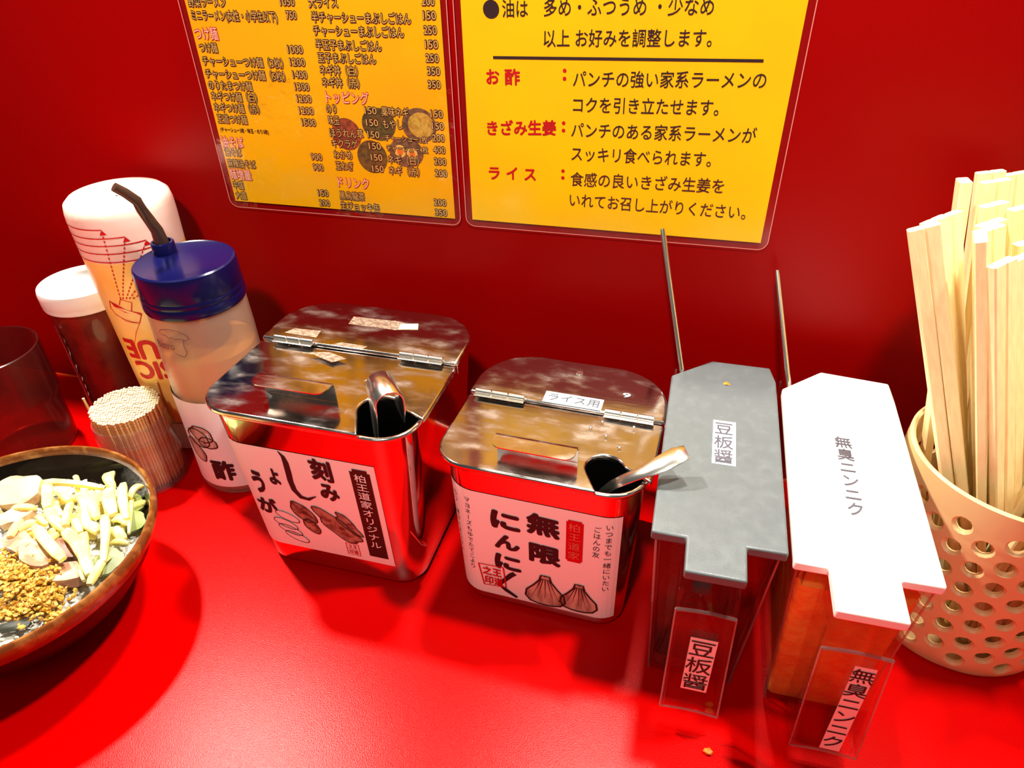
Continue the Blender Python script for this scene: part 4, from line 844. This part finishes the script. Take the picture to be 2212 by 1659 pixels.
# ginger sticks
def stick_food(x0, y0, x1, y1, z, wd, k):
    a, b = Vector((x0, y0, z + R.uniform(-.0005, .0005))), Vector((x1, y1, z + R.uniform(-.001, .0006)))
    d = (b - a); n = 7; t = d.normalized(); s = Vector((-t.y, t.x, 0)).normalized(); bow = R.uniform(-.09, .09) * d.length; th = min(wd, .0052) * R.uniform(.62, .8); tw = R.uniform(-.35, .35)
    bm = bmesh.new(); rows = []
    for i in range(n):
        f = i / (n - 1); e = .72 if i in (0, n - 1) else 1.0; tp = 1 - (.35 * f if k % 3 == 0 else .12 * abs(f - .5))
        c = a + d * f + s * bow * math.sin(PI * f) + Vector((0, 0, -.0022 * (2 * f - 1) ** 2)); hw, hh = wd / 2 * e * tp * R.uniform(.93, 1.07), th / 2 * e
        u, v = s * math.cos(tw) + Vector((0, 0, 1)) * math.sin(tw), Vector((0, 0, 1)) * math.cos(tw) - s * math.sin(tw)
        rows.append([c + u * (hw * p) + v * (hh * q) for p, q in ((1, .45), (.72, 1), (-.72, 1), (-1, .45), (-1, -.5), (-.7, -1), (.7, -1), (1, -.5))])
    ring_loft(bm, rows, True, True, True); return from_bm('ginger_stick', bm, M['strip'], None, True)
STR = [(-0.3960,0.2562,-0.3513,0.2617,0.0621,0.0053), (-0.3904,0.2547,-0.3709,0.2350,0.0643,0.0068), (-0.3746,0.2385,-0.3445,0.2229,0.0621,0.0066), (-0.3464,0.2235,-0.3581,0.2414,0.0665,0.0053), (-0.3612,0.2510,-0.3365,0.2280,0.0643,0.0077), (-0.3393,0.2302,-0.3275,0.2270,0.0621,0.0074), (-0.3530,0.2708,-0.3414,0.2593,0.0665,0.0079), (-0.3374,0.2640,-0.3137,0.2373,0.0665,0.0057), (-0.3240,0.2656,-0.3237,0.2538,0.0665,0.0044), (-0.3285,0.2596,-0.3079,0.2303,0.0621,0.0031), (-0.3462,0.2522,-0.3318,0.2330,0.0665,0.0056), (-0.3453,0.2607,-0.3264,0.2406,0.0643,0.0078), (-0.3266,0.2348,-0.3009,0.2030,0.0687,0.0061), (-0.3040,0.2059,-0.2998,0.1891,0.0665,0.0050), (-0.3309,0.2207,-0.3050,0.1958,0.0665,0.0067), (-0.3430,0.2197,-0.3170,0.2040,0.0665,0.0077), (-0.3628,0.2175,-0.3263,0.1999,0.0687,0.0063), (-0.3733,0.2147,-0.3672,0.2235,0.0643,0.0054), (-0.3748,0.2091,-0.3803,0.2231,0.0643,0.0053), (-0.3231,0.2366,-0.3131,0.2369,0.0643,0.0064), (-0.3198,0.2314,-0.3075,0.2252,0.0621,0.0059), (-0.3136,0.2212,-0.3034,0.2239,0.0621,0.0043), (-0.3815,0.2679,-0.3697,0.2567,0.0599,0.0035), (-0.3934,0.2290,-0.3803,0.2342,0.0643,0.0043), (-0.3683,0.2271,-0.3583,0.2207,0.0665,0.0049), (-0.3795,0.2497,-0.3634,0.2439,0.0643,0.0047), (-0.3759,0.2448,-0.3623,0.2338,0.0599,0.0057), (-0.3559,0.2495,-0.3488,0.2469,0.0599,0.0046), (-0.3476,0.2308,-0.3355,0.2223,0.0643,0.0049), (-0.3554,0.2185,-0.3575,0.2246,0.0599,0.0044), (-0.3157,0.2041,-0.3083,0.1930,0.0621,0.0042), (-0.3048,0.1997,-0.3076,0.2128,0.0599,0.0027)]
LB = ['long ginger stick lying crosswise along the top of the pile', 'broad upright ginger stick at the upper left corner of the pile', 'ginger stick slanting down from the upper left corner', 'short pointed ginger stick left of the middle', 'broad ginger stick slanting through the middle of the pile', 'thick end of a ginger stick right of the middle', 'pale ginger stick standing up at the top of the pile', 'long ginger stick down the right side of the pile', 'ginger stick reaching up to the right rim of the bowl', 'thin ginger stick hanging at the far right wall of the bowl', 'blunt ginger stick in the upper middle', 'wide ginger stick below the upright one', 'longest ginger stick, running down to the front right', 'ginger stick touching the front rim of the bowl', 'long ginger stick beside the longest one, on its left', 'thick ginger stick pointing at the pork', 'ginger stick lying on the pork at the lower left of the pile', 'small ginger stick at the left edge of the pile', 'short ginger stick leaning on the pale pork', 'chunky ginger stick at the right edge, half way down', 'short ginger stick below the chunky one at the right edge', 'flat ginger stick at the right front wall', 'thin ginger tip sticking up behind the crosswise stick', 'ginger stick beside the large pale pork slice', 'short ginger stick left of the middle, under two others', 'stubby ginger stick under the crosswise stick', 'ginger stick half hidden in the upper left', 'small ginger piece in the upper middle gap', 'ginger piece wedged in the middle of the pile', 'small ginger piece above the pork slice', 'ginger stick end near the front rim, left of the longest', 'narrow ginger sliver right of the longest stick']
for k, q in enumerate(STR):
    o = stick_food(*q, k)
    tag(o, 'pale yellow ' + LB[k], 'ginger stick', 'ginger sticks in the bowl')
for k in range(14):   # lower layer that fills the gaps
    x, y = -.345 + R.uniform(-.028, .030), .234 + R.uniform(-.022, .022); a = R.uniform(0, PI)
    o = stick_food(x - .009 * math.cos(a), y - .009 * math.sin(a), x + .009 * math.cos(a), y + .009 * math.sin(a), .0578, .0055, k)
    tag(o, 'small ginger stick buried in the lower layer of the pile in the rice bowl', 'ginger stick', 'ginger sticks in the bowl')
# roast pork pieces
def chunk(name, c, dims, rot, tilt, mm, label, seed, edge=None):
    rr = random.Random(seed); bm = bmesh.new(); bmesh.ops.create_cube(bm, size=1); bmesh.ops.subdivide_edges(bm, edges=bm.edges, cuts=5, use_grid_fill=True)
    for v in bm.verts:
        p = v.co.copy(); f = 1 - .22 * (p.x * p.x * 4 * p.y * p.y * 4)
        wob = .07 * math.sin(p.x * 9 + seed) + .06 * math.cos(p.y * 11 + seed * 2)
        v.co = Vector((p.x * f * (1 + wob), p.y * f * (1 - wob), p.z + .22 * math.sin(p.x * 4 + seed) * math.cos(p.y * 3.3) + rr.uniform(-.06, .06)))
    mt = Matrix.Translation(c) @ Matrix.Rotation(rot, 4, 'Z') @ Matrix.Rotation(tilt, 4, 'X') @ Matrix.Diagonal((*dims, 1))
    for v in bm.verts: v.co = mt @ v.co
    o = from_bm(name, bm, M[mm], None, True); tag(o, label, 'pork'); return o
chunk('pork_slice', (-.4020, .2440, .0615), (.030, .022, .0065), .3, .25, 'pork_pale', 'large pale slice of pork at the upper left of the bowl', 1)
chunk('pork_slice', (-.4080, .2220, .0590), (.022, .016, .007), -.4, .1, 'pork_pale', 'pale pork piece below the large slice, at the left edge', 2)
chunk('pork_slice', (-.3880, .2250, .0600), (.020, .011, .006), .9, .2, 'pork_pale', 'pale fatty piece of pork left of the ginger sticks', 3)
chunk('pork_slice', (-.3490, .2030, .0600), (.026, .018, .0055), -.5, -.25, 'pork', 'pink pork slice with a browned edge in the middle of the bowl', 4)
chunk('pork_slice', (-.3230, .1960, .0575), (.024, .015, .0060), .25, -.15, 'pork', 'pork slice with white fat next to the lower ginger sticks', 5)
chunk('pork_slice', (-.3680, .2080, .0600), (.022, .013, .0055), -.3, .1, 'pork', 'brown pork slice partly under the ochre paste', 6)
chunk('pork_slice', (-.4180, .1950, .0560), (.026, .018, .0060), .2, .1, 'pork', 'pork piece outside the left edge of the picture', 8)
chunk('pork_slice', (-.3400, .2120, .0575), (.020, .010, .0040), -.4, .0, 'pork_edge', 'dark browned strip of pork under the ginger sticks', 9)
# greens against the bowl wall
for (x, y, z, rz, lb) in ((-.3160, .2400, .0570, .9, 'dark green leek slice at the right wall of the bowl'), (-.3090, .2110, .0560, 1.3, 'green leek slice under the lower ginger sticks'), (-.3270, .2560, .0570, 2.4, 'leek slice at the back wall of the bowl')):
    o = chunk('leek_slice', (x, y, z), (.018, .013, .003), rz, .5, 'greens', lb, int(x * -1000)); o['category'] = 'leek'
o = chunk('seaweed_piece', (-.3300, .1610, .0540), (.018, .005, .0018), .45, .2, 'nori', 'dark strip of seaweed at the front of the bowl', 21); o['category'] = 'seaweed'
# ochre paste
bm = bmesh.new()
for (cx, cy, sx, sy, n, zz) in ((-.3470, .1880, .020, .013, 520, .0615), (-.3260, .1790, .013, .009, 280, .0590), (-.3390, .1700, .014, .006, 220, .0560), (-.3120, .1725, .006, .007, 60, .0545), (-.3640, .1930, .014, .012, 150, .0600), (-.3850, .1800, .016, .014, 120, .0570)):
    for _ in range(n):
        x, y = cx + R.gauss(0, .5) * sx, cy + R.gauss(0, .5) * sy
        ico(bm, (x, y, zz + R.uniform(-.0035, .0016)), R.uniform(.0007, .0018), 1.2, .9, .8, 1, .18, R.uniform(0, PI), R.uniform(-.6, .6))
o = from_bm('ginger_paste', bm, M['paste'], None, True); tag(o, 'grainy ochre ginger paste heaped on the pork in the bowl', 'paste', None, 'stuff')
# crumbs on the counter
for (x, y, s, lb) in ((.0455, .2110, .0021, 'orange crumb on the counter in front of the acrylic boxes'), (.0, .0, 0, '')):
    if s:
        bm = bmesh.new(); ico(bm, (x, y, s * .8), s, 1.2, .9, .7, 1, .3); o = from_bm('crumb', bm, M['crumb'], None, False); tag(o, lb, 'crumb')
